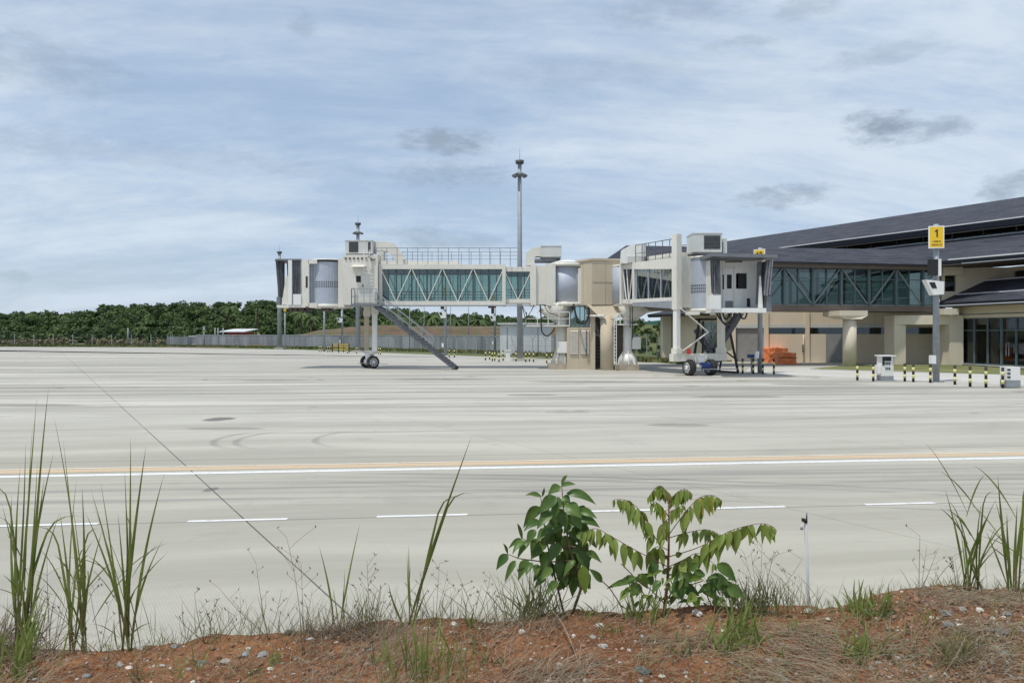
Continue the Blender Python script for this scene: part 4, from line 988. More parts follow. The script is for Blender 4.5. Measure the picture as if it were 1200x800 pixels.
def tunnel(px0, px1, y0, y1, z0, z1, nd, outer, name):
    x0, x1 = bx(px0), bx(px1); tn = MB().box(x0, x1, y0, y1, z0, z0 + .30).build(name, 'cream', B)
    MB().box(x0, x1, y0, y1, z1 - .34, z1).build('roof_beam', 'cream', tn)
    MB().box(x0 + .02, x1 - .02, y0 + .2, y1 - .2, z1 - .42, z1 - .342).build('ceiling', 'greymetal', tn)
    MB().box(x0 + .02, x1 - .02, y0 + .2, y1 - .2, z0 + .302, z0 + .34).build('floor', 'floor_darkbacking', tn)
    for s_, yy in ((0, y0 + .14), (1, y1 - .18)):
        MB().box(x0 + .05, x1 - .05, yy, yy + .03, z0 + .30, z1 - .34).build('window_pane', 'glass_green', tn)
        yb = y0 + .05 if s_ == 0 else y1 - .05
        L_ = x1 - x0; ww = L_ / nd; d_ = MB(); mu = MB()
        for k in range(nd):
            a = x0 + k * ww; zt, zb = z1 - .34, z0 + .30
            d_.beam((a + .04, yb, zt), (a + ww * .5 - .03, yb, zb), .06, .055, up=(0, 1, 0)); d_.beam((a + ww * .5 + .03, yb, zb), (a + ww - .04, yb, zt), .06, .055, up=(0, 1, 0))
            for q in (0.0, .5): mu.box(a + ww * q - .05, a + ww * q + .05, yy - .05, yy + .06, zb, zt)
            for q in (.25, .75): mu.box(a + ww * q - .02, a + ww * q + .02, yy - .03, yy + .05, zb, zt)
        d_.build('truss', 'cream' if s_ == 0 else 'mullion_shadetruss', tn); mu.build('mullions', 'mullion_shadetruss', tn)  # far truss is cream too; its backlit shade is painted into a dark colour
        MB().box(x0 + .05, x1 - .05, yy + (.05 if s_ == 0 else -.06), yy + (.10 if s_ == 0 else -.01), z1 - .56, z1 - .342).build('header', 'darksteel', tn)
    for s_ in (.6, .8, 1.0): MB().beam((x0, y1 - .5, z0 + s_ * 1.1), (x1, y1 - .5, z0 + s_ * 1.1), .05).build('handrail', 'teal', tn)
    for a in (x0, x1): MB().box(a - .12, a + .12, y0 - .02, y1 + .02, z0 - .02, z1 + .02).build('end_frame', 'cream', tn)
    return tn
tn1 = tunnel(446, 590.5, FY, BY, 4.70, 7.68, 4, True, 'outer_tunnel')
tn2 = tunnel(591, 623, FY + .22, BY - .22, 4.86, 7.52, 1, False, 'inner_tunnel')
MB().box(bx(443), bx(622), FY - .06, FY + .10, 4.62, 4.70).build('lower_rail', 'galv', B)
MB().box(bx(468), bx(536), 54.3, 55.3, 7.70, 8.02).build('roof_cable_tray', 'cream', B)
for yy in (FY + .1, BY - .1):
    railing(B, (bx(441), yy, 7.68), (bx(610), yy, 7.68), 14, 1.22, 'galv', .022, (.55,))
MB().box(bx(446), bx(472), FY + .1, FY + .6, 7.70, 7.98).build('roof_box', 'cream', B)
# left air unit and elbow duct, right air unit
ac_unit(B, bx(403.5), bx(435.5), 53.6, 55.4, 8.38, 9.45, ((bx(408), bx(419), 8.6, 9.38), (bx(430.5), bx(433.5), 8.62, 9.36)))
duct(B, [(bx(438), 54.6, 9.12), (bx(450), 54.6, 9.12), (bx(457), 54.6, 8.98), (bx(462), 54.6, 8.6), (bx(468), 54.6, 8.0)], .8, .72)
MB().box(bx(441), bx(447), 54.2, 55.0, 7.7, 8.8).build('duct_support', 'cream', B)
ac_unit(B, X(634, 53.6), X(658, 53.6), 53.6, 55.2, 8.15, 9.05, ())
duct(B, [(X(635, 54), 54.3, 8.66), (X(626, 54), 54.3, 8.66), (X(621.5, 54), 54.3, 8.42), (X(620.5, 54), 54.3, 7.66)], .8, .66)
MB().box(X(627, 54), X(652, 54), 53.8, 55.2, 7.95, 8.149).build('duct_support', 'greymetal', B)
# lift unit housing with service door
LY = 53.05
hb = MB().box(bx(402.5), bx(443.5), LY, 56.6, 4.72, 8.36).build('lift_housing', 'cream', B)
dr = MB().box(X(414, LY), X(440, LY), LY - .03, LY - .002, 4.86, 7.15).build('service_door', 'cream', hb)
MB().box(X(417.5, LY), X(423, LY), LY - .04, LY - .031, 6.35, 6.82).build('window', 'black', dr)
MB().box(X(424.8, LY), X(426, LY), LY - .05, LY - .031, 6.0, 6.2).build('handle', 'black', dr)
MB().hexa([(X(413, LY), LY - .55, 7.42), (X(429, LY), LY - .55, 7.42), (X(429, LY), LY - .002, 7.48), (X(413, LY), LY - .002, 7.48), (X(413, LY), LY - .55, 7.46), (X(429, LY), LY - .55, 7.46), (X(429, LY), LY - .002, 7.62), (X(413, LY), LY - .002, 7.62)]).build('door_canopy', 'cream', hb)
MB().beam((X(440.5, LY), LY - .06, 4.7), (X(440.5, LY), LY - .06, 8.4), .30, .12, up=(0, 1, 0)).build('lift_guide', 'cream', hb)
ld = MB()
for a in (427.5, 434.5): ld.beam((X(a, LY), LY - .35, 6.9), (X(a, LY), LY - .35, 8.7), .04)
for k in range(7): ld.beam((X(427.5, LY), LY - .35, 7.0 + k * .26), (X(434.5, LY), LY - .35, 7.0 + k * .26), .03)
ld.build('ladder', 'white', hb)
vb = MB(); 
for k in range(7): vb.box(X(404 + k * 4.8, LY), X(406.4 + k * 4.8, LY), LY - .06, LY - .003, 8.02, 8.16)
vb.build('cable_clips', 'brownmetal', hb)
hose(hb, [(X(436, LY), LY - .1, 8.4), (X(433, LY), LY - .2, 8.2), (X(437, LY), LY - .2, 7.95), (X(440, LY), LY - .15, 8.05)], .04)
# landing and steps
ln = MB().box(X(412, 52.3), X(449, 52.3), 51.95, LY - .01, 4.58, 4.74).build('landing', 'greymetal', B)
railing(ln, (X(412, 52), 51.98, 4.74), (X(441, 52), 51.98, 4.74), 4, 1.08, 'galv', .022, (.5,)); railing(ln, (X(412, 52), 51.98, 4.74), (X(412, 52), LY - .1, 4.74), 1, 1.08, 'galv', .022, (.5,))
s0, s1 = V((X(441, 52.5), 0, 4.62)), V((X(533.5, 52.5), 0, .14))
sg = thing_st = MB()
for yy in (52.05, 52.95): sg.beam((s0.x, yy, s0.z), (s1.x, yy, s1.z), .07, .34)
stp = sg.build('steps_frame', 'stepsteel', B); d = s1 - s0; tr = MB()
for k in range(24): q = s0 + d * ((k + .5) / 24); tr.box(q.x - .14, q.x + .14, 51.99, 52.99, q.z + .10, q.z + .15)
tr.build('treads', 'darksteel', stp)
up_ = V((0, 0, 1.0)) ; off = V((0, 0, .95))
for yy in (52.05, 52.95):
    hr = MB(); a, b_ = V((s0.x, yy, s0.z)), V((s0.x, yy, s0.z)) + V((d.x, 0, d.z)) * .72
    for f in (.5, 1.0): hr.beam(a + off * f, b_ + off * f, .045)
    for k in range(6): q = a.lerp(b_, k / 5); hr.beam(q, q + off, .04)
    hr.build('handrail', 'galv', stp)
for yy in (52.05, 52.95): MB().tube((s1.x + .1, yy - .04, .12), (s1.x + .1, yy + .04, .12), .12, n=14).build('castor', 'rubber', stp)
# legs and bogie
lg = MB().box(X(436, 53.9), X(441.5, 53.9), 53.9, 54.2, 1.25, 4.68).build('leg', 'white', B)
MB().box(X(426.8, 55.8), X(432, 55.8), 55.7, 56.0, 1.25, 4.68).build('leg', 'buff', B)
MB().box(X(426, 55.7), X(433, 55.7), 55.62, 56.08, 3.9, 4.7).build('leg_sleeve', 'cream', B)
MB().box(X(435, 53.9), X(442.5, 53.9), 53.84, 54.26, 4.0, 4.7).build('leg_sleeve', 'cream', B)
bg = V((X(432.8, 54.6), 54.75, 0)); axd = V((-.55, .835, 0))
MB().beam((X(438.7, 54), 54.0, 1.2), (X(429.4, 55.9), 55.9, 1.2), .42, .26).build('cross_beam', 'cream', B)
MB().tube(bg + V((0, 0, .55)), bg + V((0, 0, 1.15)), .30, .36, 16).build('swivel', 'white', B)
MB().tube(bg - axd * .5 + V((0, 0, .48)), bg + axd * .5 + V((0, 0, .48)), .10, n=12).build('axle', 'greymetal', B)
MB().tube(bg + axd * -.25 + V((-.15, -.1, .5)), bg + axd * .3 + V((-.15, -.1, .5)), .19, n=14).build('drive_motor', 'white', B)
wheel(B, bg - axd * .62 + V((0, 0, .47)), axd, .47, .34); wheel(B, bg + axd * .62 + V((0, 0, .47)), axd, .47, .34)
MB().beam((X(420, 54), 53.6, .42), (X(455, 54), 53.6, .36), .03).build('sensor_bar', 'galv', B)
# cab drum, cab and canopy
dc = V((X(384.5, 54.7), 54.7, 0))
o = MB(); N = 72
for k in range(N):     # ribbed drum skin
    pass
dv = []
for z_ in (4.78, 7.92):
    for k in range(N):
        a = 2 * PI * k / N; r_ = 1.17 + (.012 if k % 2 else 0); dv.append(dc + V((math.cos(a) * r_, math.sin(a) * r_, z_)))
drum = MB().add(dv, [(k, (k + 1) % N, N + (k + 1) % N, N + k) for k in range(N)]).build('cab_drum', 'curtain', B)
vs_ = MB()
for r_ in range(3):
    for k in range(22):
        a = R(200 + k * 6.6); c = dc + V((math.cos(a), math.sin(a), 0)) * 1.19 + V((0, 0, 6.02 + r_ * .17)); s_ = V((-math.sin(a), math.cos(a), 0)) * .025; n_ = V((math.cos(a), math.sin(a), 0)) * .005
        vs_.hexa([c - s_ - n_, c + s_ - n_, c + s_ + n_, c - s_ + n_, c - s_ - n_ + V((0, 0, .11)), c + s_ - n_ + V((0, 0, .11)), c + s_ + n_ + V((0, 0, .11)), c - s_ + n_ + V((0, 0, .11))])
vs_.build('vent_slots', 'black', drum)
MB().tube(dc + V((0, 0, 4.50)), dc + V((0, 0, 4.78)), 1.28, n=36).build('drum_base', 'cream', B)
MB().tube(dc + V((0, 0, 7.92)), dc + V((0, 0, 8.04)), 1.25, n=36).build('drum_rim', 'black', B)
MB().tube(dc + V((0, 0, 8.04)), dc + V((0, 0, 8.12)), 1.27, n=36).build('drum_roof', 'white', B)
CY = 53.45
MB().box(X(396, CY), bx(403), 53.5, 56.2, 4.55, 8.1).build('drum_collar', 'cream', B)
MB().box(X(358, CY), X(373, CY), CY + .35, 56.3, 4.85, 7.75).build('side_curtain', 'curtain', B)
for a in (361.5, 365, 368.5): MB().box(X(a, CY), X(a + .8, CY), CY + .28, CY + .349, 4.9, 7.7).build('curtain_rib', 'galv', B)
MB().box(X(361.5, CY), X(371.5, CY), CY, 56.4, 7.75, 8.07).build('curtain_cap', 'cream', B); MB().box(X(361.5, CY), X(371.5, CY), CY, 56.4, 4.52, 4.86).build('curtain_cap', 'cream', B)
cb = MB().box(X(352.5, CY), X(362, CY), CY, 56.5, 4.62, 8.05).build('cab_wall', 'cream', B)
MB().box(X(358.3, CY), X(360.6, CY), CY - .012, CY - .001, 5.98, 6.82).build('cab_window', 'black', cb)
MB().box(X(324.5, CY), X(358, CY), CY - .05, 56.5, 4.52, 4.70).build('cab_floor', 'cream', B)
MB().box(X(323, CY), X(353, CY), CY - .05, 56.6, 7.98, 8.10).build('cab_roof', 'greymetal', B)
MB().box(X(344, CY), X(353, CY), CY - .1, CY + .4, 4.71, 5.5).build('bumper_box', 'white', B)
MB().box(X(338.2, CY), X(342.5, CY), CY - .12, CY + .12, 4.71, 8.0).build('canopy_post', 'white', B)
# folded fabric of the canopy
def folds(x0, x1, y, zt, zb, n, dep, name, mat='fabric', yb=None, skew=.15):
    m_ = MB(); yb = y if yb is None else yb; k = 2 * n + 1
    top, bot = [], []
    for i in range(k):
        f = i / (k - 1); jit = random.uniform(-.5, .5) * .05
        top.append(V((x0 + (x1 - x0) * f, y + (yb - y) * f + (dep if i % 2 else 0), zt))); 
        bot.append(V((x0 + (x1 - x0) * f + jit + skew * (1 - f), y + (yb - y) * f + (dep * .8 if i % 2 else -.03), zb + jit)))
    vs = top + bot + [p + V((0, .05, 0)) for p in top] + [p + V((0, .05, 0)) for p in bot]
    fs = []
    for i in range(k - 1): fs += [(k + i, k + i + 1, i + 1, i), (2 * k + i, 2 * k + i + 1, 3 * k + i + 1, 3 * k + i)]
    fs += [(i, i + 1, 2 * k + i + 1, 2 * k + i) for i in range(k - 1)] + [(k + i + 1, k + i, 3 * k + i, 3 * k + i + 1) for i in range(k - 1)]
    return m_.add(vs, fs).build(name, mat, B)
random.seed(3)
folds(X(342.5, CY), X(353, CY), CY - .02, 7.98, 5.55, 5, .16, 'canopy_fabric')
folds(X(321.5, CY), X(353, 56.4), 56.4, 8.0, 4.75, 9, .16, 'canopy_fabric')
folds(X(321.5, CY), X(327.5, CY), CY + .25, 8.02, 5.25, 2, .3, 'canopy_fabric', yb=CY + 1.2, skew=.22)
MB().box(X(323.5, CY), X(327.5, CY), CY + .1, CY + .6, 4.71, 5.3).build('bumper', 'greymetal', B)
MB().prism([(X(329, CY), CY + .2, 4.75), (X(338.3, CY), CY + .2, 4.75), (X(338.3, CY), CY + .2, 6.85), (X(334, CY), CY + .2, 6.85)], (0, .06, 0)).build('inner_shutter', 'cream', B)
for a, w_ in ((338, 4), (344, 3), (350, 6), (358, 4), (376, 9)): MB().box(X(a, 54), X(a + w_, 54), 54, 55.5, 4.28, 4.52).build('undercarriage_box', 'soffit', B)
for (a, b_, c, d_) in ((359, 361, 363, 368), (376, 366, 381, 361), (386, 366, 391, 361), (421, 374, 426, 361)):
    MB().beam(P(a, d_ if a < 370 else b_, 54.5), P(c, b_ if a < 370 else d_, 54.5), .10).build('strut', 'darksteel', B)
hose(B, [P(357, 359, 54), P(361, 366, 54), P(366, 365, 54), P(368, 358, 54)]); hose(B, [P(364, 359, 54), P(363, 367, 54), P(369, 363, 54), P(365, 358, 54)], .02)
hose(B, [P(633, 357, 52.8), P(634, 372, 52.8), P(635, 388, 52.8), P(641, 393.5, 52.8), P(648, 388, 52.8), P(650, 384, 52.8)], .05)
hose(B, [P(637, 356, 52.8), P(643, 366, 52.8), P(652, 369, 52.8), P(655, 371, 52.8)], .025)
hose(B, [P(672, 356, 52.4), P(676, 372, 52.2), P(684, 379, 52.0), P(689, 372, 52.0), P(690, 358, 52.1)], .07)
hose(B, [P(612, 358, 53), P(616, 372, 53), P(622, 365, 53), P(626, 357, 53)], .03)
MB().beam(P(612, 358, 53.6), P(618, 371, 53.6), .06).build('strut', 'galv', B)
MB().box(X(572, 54), X(581, 54), 53.8, 54.6, 4.52, 4.68).build('undercarriage_box', 'soffit', B)
# ------------------------------------------------------------------ right boarding bridge
C = thing('boarding_bridge', (8.35, 52.0, 0), 'cream boarding bridge turned towards the camera, its grey hooded cab open to the front right', 'boarding bridge', 'passenger boarding bridges')
R2 = V((8.40, 52.2, 0)); d2 = V((.47, -.88, 0)).normalized(); n2 = V((-.88, -.47, 0)).normalized()
def l2(t_, o_, z_): return R2 + d2 * t_ + n2 * o_ + V((0, 0, z_))
def fz2(t_): return 4.70 - .075 * (t_ - .9)
def tb2(t0_, t1_, o0, o1, z0, z1, name, mat, par=C, follow=True):
    a, b_ = (fz2(t0_) - 4.7, fz2(t1_) - 4.7) if follow else (0, 0)
    return MB().hexa([l2(t0_, o1, z0 + a), l2(t1_, o1, z0 + b_), l2(t1_, o0, z0 + b_), l2(t0_, o0, z0 + a), l2(t0_, o1, z1 + a * .1), l2(t1_, o1, z1 + b_ * .1), l2(t1_, o0, z1 + b_ * .1), l2(t0_, o0, z1 + a * .1)]).build(name, mat, par)
MB().box(X(721.5, 51.3), X(749, 51.3), 51.3, 53.0, 0, .40).build('pedestal', 'pedestal', C)
cc = V((X(735.5, 51.9), 52.0, 0))
MB().tube(cc + V((0, 0, .40)), cc + V((0, 0, 3.7)), .31, n=24).build('column', 'white', C)
MB().tube(cc + V((0, 0, .40)), cc + V((0, 0, 1.15)), .60, .33, 20).build('base_flare', 'white', C)
fl = MB()
for k in range(8):
    a = 2 * PI * k / 8; d = V((math.cos(a), math.sin(a), 0)); s_ = V((-d.y, d.x, 0)) * .025
    fl.prism([cc + d * .2 + s_ + V((0, 0, .41)), cc + d * .72 + s_ + V((0, 0, .41)), cc + d * .66 + s_ + V((0, 0, .8)), cc + d * .3 + s_ + V((0, 0, 1.4))], -2 * s_)
fl.build('base_fins', 'white', C)
MB().tube(cc + V((0, 0, 3.5)), cc + V((.35, .1, 4.55)), .36, 1.25, 24).build('column_funnel', 'cream', C)
MB().tube(R2 + V((.2, .1, 4.55)), R2 + V((.2, .1, 4.8)), 1.3, n=32).build('rotunda_floor', 'cream', C)
MB().tube(R2 + V((-.05, 0, 4.8)), R2 + V((-.05, 0, 7.35)), 1.12, n=40).build('rotunda_curtain', 'curtain', C)
MB().tube(R2 + V((.1, 0, 7.35)), R2 + V((.1, 0, 7.5)), 1.25, n=32).build('rotunda_rim', 'cream', C)
pf = MB().box(X(720, 51.5), X(747, 51.5), 51.2, 52.9, 3.2, 3.28).build('maintenance_platform', 'white', C)
railing(C, (X(720, 51.5), 51.22, 3.28), (X(732, 51.5), 51.22, 3.28), 2, .75, 'white', .03)
ld = MB()
for a in (719.7, 722.3): ld.beam((X(a, 51.1), 51.1, .4), (X(a, 51.1), 51.1, 4.0), .05)
for k in range(14): ld.beam((X(719.7, 51.1), 51.1, .55 + k * .25), (X(722.3, 51.1), 51.1, .55 + k * .25), .035)
ld.build('ladder', 'white', C)
MB().box(X(723, 52.2), X(729.5, 52.2), 52.2, 52.9, .42, 3.2).build('control_cabinet', 'soffit', C)
MB().box(X(741, 51.8), X(751, 51.8), 51.8, 52.2, 1.5, 2.35).build('meter_box', 'white', C)
for a in (738.3, 741.0): MB().tube((X(a, 51.0), 51.0, 4.5), (X(a, 51.0), 51.0, 2.2 if a > 740 else 3.0), .03, n=6).build('cable', 'black', C)
# inner and outer tunnels (face towards the camera is o = 1.45)
tn = tb2(.9, 2.4, -1.3, 1.3, 4.72, 4.98, 'inner_tunnel', 'cream')
tb2(.9, 2.4, -1.3, 1.3, 7.12, 7.40, 'roof_beam', 'cream', tn)
tb2(.82, 1.02, -1.42, 1.42, 4.66, 7.44, 'end_frame', 'cream', tn); tb2(2.3, 2.48, -1.45, 1.45, 4.66, 7.46, 'end_frame', 'cream', tn)
dd = MB()
for (a, b_) in ((1.05, 1.5), (1.5, 1.75), (2.2, 1.8)): dd.beam(l2(a, 1.33, 7.12), l2(b_, 1.33, 4.9), .07)
dd.build('truss', 'white', tn)
tb2(1.0, 2.35, 1.12, 1.15, 4.95, 7.14, 'window_pane', 'glass_clear', tn); tb2(1.0, 2.35, -1.15, -1.12, 4.95, 7.14, 'window_pane', 'glass_clear', tn)
to = tb2(2.45, 6.9, -1.45, 1.45, 4.66, 4.95, 'outer_tunnel', 'cream')
tb2(2.45, 6.9, -1.45, 1.45, 7.10, 7.44, 'roof_beam', 'cream', to)
tb2(2.5, 6.6, 1.30, 1.33, 4.93, 7.12, 'window_pane', 'glass_sky', to); tb2(2.5, 6.6, -1.33, -1.30, 4.93, 7.12, 'window_pane', 'glass_clear', to)
tb2(2.5, 6.9, -1.25, 1.25, 4.955, 5.0, 'floor', 'floor_darkbacking', to)
for k in range(4): tb2(2.6 + k * 1.28, 2.66 + k * 1.28, 1.34, 1.38, 4.93, 7.12, 'mullion', 'curtain', to)
dd = MB()
for k in range(6):
    a = 2.6 + k * .72; dd.beam(l2(a, -1.15, 7.0), l2(a + .36, -1.15, 4.8), .06); dd.beam(l2(a + .36, -1.15, 4.8), l2(a + .72, -1.15, 7.0), .06)
dd.build('truss', 'white', to)
tb2(2.45, 6.9, 1.46, 1.56, 4.6, 4.72, 'lower_rail', 'galv', to)
hs2 = tb2(6.6, 7.3, -1.5, 1.5, 4.70, 7.48, 'lift_housing', 'cream')
# lift columns, cross beam, bogie
lc, rcx = V((X(793, 44.9), 44.9, 0)), V((X(845, 46.3), 46.3, 0))
MB().beam(lc + V((0, 0, 4.1)), lc + V((0, 0, 8.75)), .46, .40, up=n2).build('lift_column', 'cream', C)
MB().beam(lc + V((0, 0, 1.35)), lc + V((0, 0, 4.1)), .33, .30, up=n2).build('leg', 'white', C)
MB().beam(rcx + V((0, 0, 1.35)), rcx + V((0, 0, 4.2)), .36, .34, up=n2).build('leg', 'cream', C)
MB().beam(rcx + V((0, 0, 4.2)), rcx + V((0, 0, 8.6)), .4, .38, up=n2).build('lift_column', 'cream', C)
for q in (lc, rcx): MB().beam(q + V((0, 0, 1.36)), q + V((0, 0, 1.7)), .50, .44, up=n2).build('leg_foot', 'cream', C)
dl = (rcx - lc).normalized()
MB().beam(lc - dl * .4 + V((0, 0, 1.12)), rcx + dl * .3 + V((0, 0, 1.12)), .42, .46).build('cross_beam', 'cream', C)
mid = lc.lerp(rcx, .52) + V((-.1, -.35, 0))
MB().tube(mid + V((0, 0, .5)), mid + V((0, 0, 1.25)), .26, .42, 18).build('swivel', 'white', C)
ax2 = V((.93, .37, 0)).normalized()
MB().tube(mid - ax2 * .8 + V((0, 0, .5)), mid + ax2 * .8 + V((0, 0, .5)), .12, n=12).build('axle', 'greymetal', C)
wheel(C, mid - ax2 * .80 + V((0, 0, .5)), ax2, .50, .40); wheel(C, mid + ax2 * .80 + V((0, 0, .5)), ax2, .50, .40)
MB().tube(mid + V((-.05, -.42, .62)), mid + V((.55, -.18, .62)), .2, n=16).build('drive_motor', 'blue', C)
MB().tube(mid + V((-.35, -.5, .58)), mid + V((-.02, -.4, .58)), .13, n=12).build('gearbox', 'ac', C)
MB().beam(mid + V((-.9, -.75, .42)), mid + V((2.3, -.2, .42)), .05).build('sensor_bar', 'galv', C)
MB().box(X(804.5, 44.8), X(808.5, 44.8), 44.6, 44.8, 1.36, 1.68).build('warning_beacon', 'red', C)
MB().beam(P(797.5, 361, 44.7), P(830, 389, 45.2), .06).build('diagonal_stay', 'white', C); MB().beam(P(830, 389, 45.2), P(800, 411, 44.8), .06).build('diagonal_stay', 'white', C)
# roof kit
ac_unit(C, X(812, 45), X(846, 45), 45.0, 46.6, 7.55, 8.80, ((X(825, 45), X(844, 45), 7.85, 8.68),))
MB().box(X(847.5, 45.3), X(852, 45.3), 45.3, 45.8, 7.5, 8.55).build('control_box', 'ac', C)
duct(C, [(X(756, 50.2), 50.4, 8.32), (X(743, 50.2), 50.4, 8.36), (X(736, 50.2), 50.4, 8.15), (X(735, 50.2), 50.4, 7.42)], 1.0, .82, 'white')
MB().box(X(735, 50), X(755, 50), 49.7, 51.0, 7.46, 7.9).build('duct_support', 'ac', C)
for k in range(3): MB().box(X(750.5 + k * 2.2, 50), X(751.2 + k * 2.2, 50), 49.4, 49.5, 7.5, 8.7).build('frame_bar', 'darksteel', C)
for o_ in (1.4, -1.4): railing(C, l2(2.6, o_, 7.44), l2(6.8, o_, 7.44), 6, 1.15, 'darksteel', .022, (.5,))
tb2(3.4, 6.5, .2, 1.0, 7.46, 7.78, 'roof_cable_tray', 'cream', follow=False)
# cab drum
dc = V((12.62, 46.05, 0)); dv = []
for z_ in (4.15, 7.30):
    for k in range(N):
        a = 2 * PI * k / N; r_ = 1.52 + (.015 if k % 2 else 0); dv.append(dc + V((math.cos(a) * r_, math.sin(a) * r_, z_)))
drum = MB().add(dv, [(k, (k + 1) % N, N + (k + 1) % N, N + k) for k in range(N)]).build('cab_drum', 'curtain', C)
vs_ = MB()
for r_ in range(3):
    for k in range(16):
        a = R(196 + k * 4.6); c = dc + V((math.cos(a), math.sin(a), 0)) * 1.54 + V((0, 0, 5.15 + r_ * .19)); s_ = V((-math.sin(a), math.cos(a), 0)) * .028; n_ = V((math.cos(a), math.sin(a), 0)) * .005
        vs_.hexa([c - s_ - n_, c + s_ - n_, c + s_ + n_, c - s_ + n_, c - s_ - n_ + V((0, 0, .12)), c + s_ - n_ + V((0, 0, .12)), c + s_ + n_ + V((0, 0, .12)), c - s_ + n_ + V((0, 0, .12))])
vs_.build('vent_slots', 'black', drum)
MB().tube(dc + V((0, 0, 3.95)), dc + V((0, 0, 4.15)), 1.58, n=40).build('drum_base', 'cream', C); MB().tube(dc + V((0, 0, 7.30)), dc + V((0, 0, 7.42)), 1.6, n=40).build('drum_roof', 'cream', C)
# cab: opens towards the camera
c0x, c1x, cy0, cy1 = X(834, 42.6), X(904, 42.6), 42.6, 45.2
MB().box(c0x + .2, c1x, cy0, cy1, 3.86, 4.10).build('cab_floor', 'white', C)
MB().hexa([(c0x - .1, cy0 - .3, 7.12), (c1x + .25, cy0 - .3, 7.02), (c1x + .2, cy1, 7.12), (c0x - .1, cy1, 7.14), (c0x - .1, cy0 - .3, 7.32), (c1x + .25, cy0 - .3, 7.22), (c1x + .2, cy1, 7.30), (c0x - .1, cy1, 7.36)]).build('cab_roof', 'greymetal', C)
bw = MB().box(X(838, 44.3), X(900, 44.3), 44.3, 44.4, 4.10, 7.04).build('cab_rear_wall', 'white', C)
dr = MB().box(X(847, 44.26), X(865, 44.26), 44.26, 44.298, 4.14, 6.62).build('cab_door', 'white', bw)
MB().box(X(852, 44.24), X(857.5, 44.24), 44.24, 44.259, 5.35, 6.2).build('window', 'black', dr)
MB().box(X(847, 44.24), X(848.5, 44.24), 44.24, 44.259, 5.3, 6.2).build('window', 'black', dr)
MB().box(X(850, 44.24), X(859, 44.24), 44.24, 44.259, 4.2, 4.6).build('kick_plate', 'greymetal', dr)
MB().box(X(859.5, 44.22), X(861.5, 44.22), 44.22, 44.299, 4.12, 6.62).build('door_post', 'cream', bw)
MB().box(X(862.5, 44.26), X(875, 44.26), 44.26, 44.299, 5.35, 6.28).build('cab_window', 'black', bw)
MB().box(X(875.6, 44.22), X(878.8, 44.22), 44.20, 44.299, 4.25, 4.75).build('hand_control', 'black', bw)
MB().box(X(836, 42.9), X(838, 42.9), 42.95, 44.6, 4.10, 7.04).build('cab_side_wall', 'cream', C)
MB().box(X(838, 44.5), 14.4, 44.41, 46.5, 3.9, 7.1).build('cab_rear_housing', 'cream', C)
MB().box(X(896, 43.2), X(898.5, 43.2), 43.0, 44.2, 4.10, 6.9).build('cab_side_wall', 'greymetal', C)
MB().prism([(X(889, 42.7), 42.75, 4.12), (X(894.5, 42.7), 42.75, 4.12), (X(892, 42.7), 42.75, 6.0), (X(890.6, 42.7), 42.75, 6.0)], (0, .08, 0)).build('inner_shutter', 'white', C)
def folds2(x0, x1, y, yb, zt, zb, n, dep, name, lean=0):
    k = 2 * n + 1; top = []; bot = []
    for i in range(k):
        f = i / (k - 1); j = random.uniform(-.02, .02)
        top.append(V((x0 + (x1 - x0) * f, y + (yb - y) * f + (dep if i % 2 else 0), zt - .04 * (i % 2)))); bot.append(V((x0 + (x1 - x0) * f + j + lean, y + (yb - y) * f + (dep if i % 2 else 0), zb + j * 2)))
    mid_ = [(a + b_) / 2 + V((random.uniform(-.02, .02), random.uniform(-.05, .05), 0)) for a, b_ in zip(top, bot)]
    vs = top + mid_ + bot; vs = vs + [p + V((0, .06, 0)) for p in vs]; fs = []
    for r_ in range(2):
        for i in range(k - 1):
            a = r_ * k + i; fs += [(a + k, a + k + 1, a + 1, a), (3 * k + a, 3 * k + a + 1, 3 * k + a + k + 1, 3 * k + a + k)]
    fs += [(i, i + 1, 3 * k + i + 1, 3 * k + i) for i in range(k - 1)] + [(2 * k + i + 1, 2 * k + i, 5 * k + i, 5 * k + i + 1) for i in range(k - 1)]
    return MB().add(vs, fs).build(name, 'fabric', C)
folds2(X(832.5, 42.5), X(846, 42.5), 42.5, 42.9, 7.04, 4.95, 5, .14, 'canopy_fabric', .06)
folds2(X(897.5, 42.5), X(905.5, 42.3), 42.5, 42.2, 6.93, 4.85, 3, .16, 'canopy_fabric', -.18)
folds2(X(896, 42.5), X(898.5, 42.3), 43.0, 43.9, 6.95, 4.4, 2, .12, 'canopy_fabric', -.1)
MB().box(X(832, 42.6), X(844.5, 42.6), 42.55, 43.3, 4.05, 4.86).build('bumper_box', 'white', C)
MB().box(X(898, 42.6), X(903.5, 42.6), 42.5, 43.2, 3.9, 4.8).build('bumper_box', 'greymetal', C)
MB().box(X(846, 42.6), X(897, 42.6), 42.45, 42.6, 3.84, 4.06).build('front_bumper', 'white', C)
MB().beam((X(852, 42.6), 42.9, 6.85), (X(872, 42.6), 43.0, 6.87), .12, .08).build('ceiling_lamp_housing', 'soffit', C)
for a, w_ in ((806, 12), (835, 7), (846, 4)): MB().box(X(a, 44), X(a + w_, 44), 43.6, 44.6, 3.74, 3.94).build('undercarriage_box', 'cream', C)
for pts in ([P(838, 362, 43.5), P(842, 371, 43.6), P(850, 379, 43.8), P(858, 374, 43.8), P(862, 364, 43.6)], [P(846, 362, 43.5), P(850, 374, 43.7), P(856, 368, 43.8), P(859, 362, 43.6)], [P(866, 363, 43.4), P(868, 371, 43.4), P(873, 373, 43.4), P(876, 364, 43.4)], [P(842, 362, 43.3), P(846, 376, 43.6), P(853, 383, 43.8)]): hose(C, pts, .05)
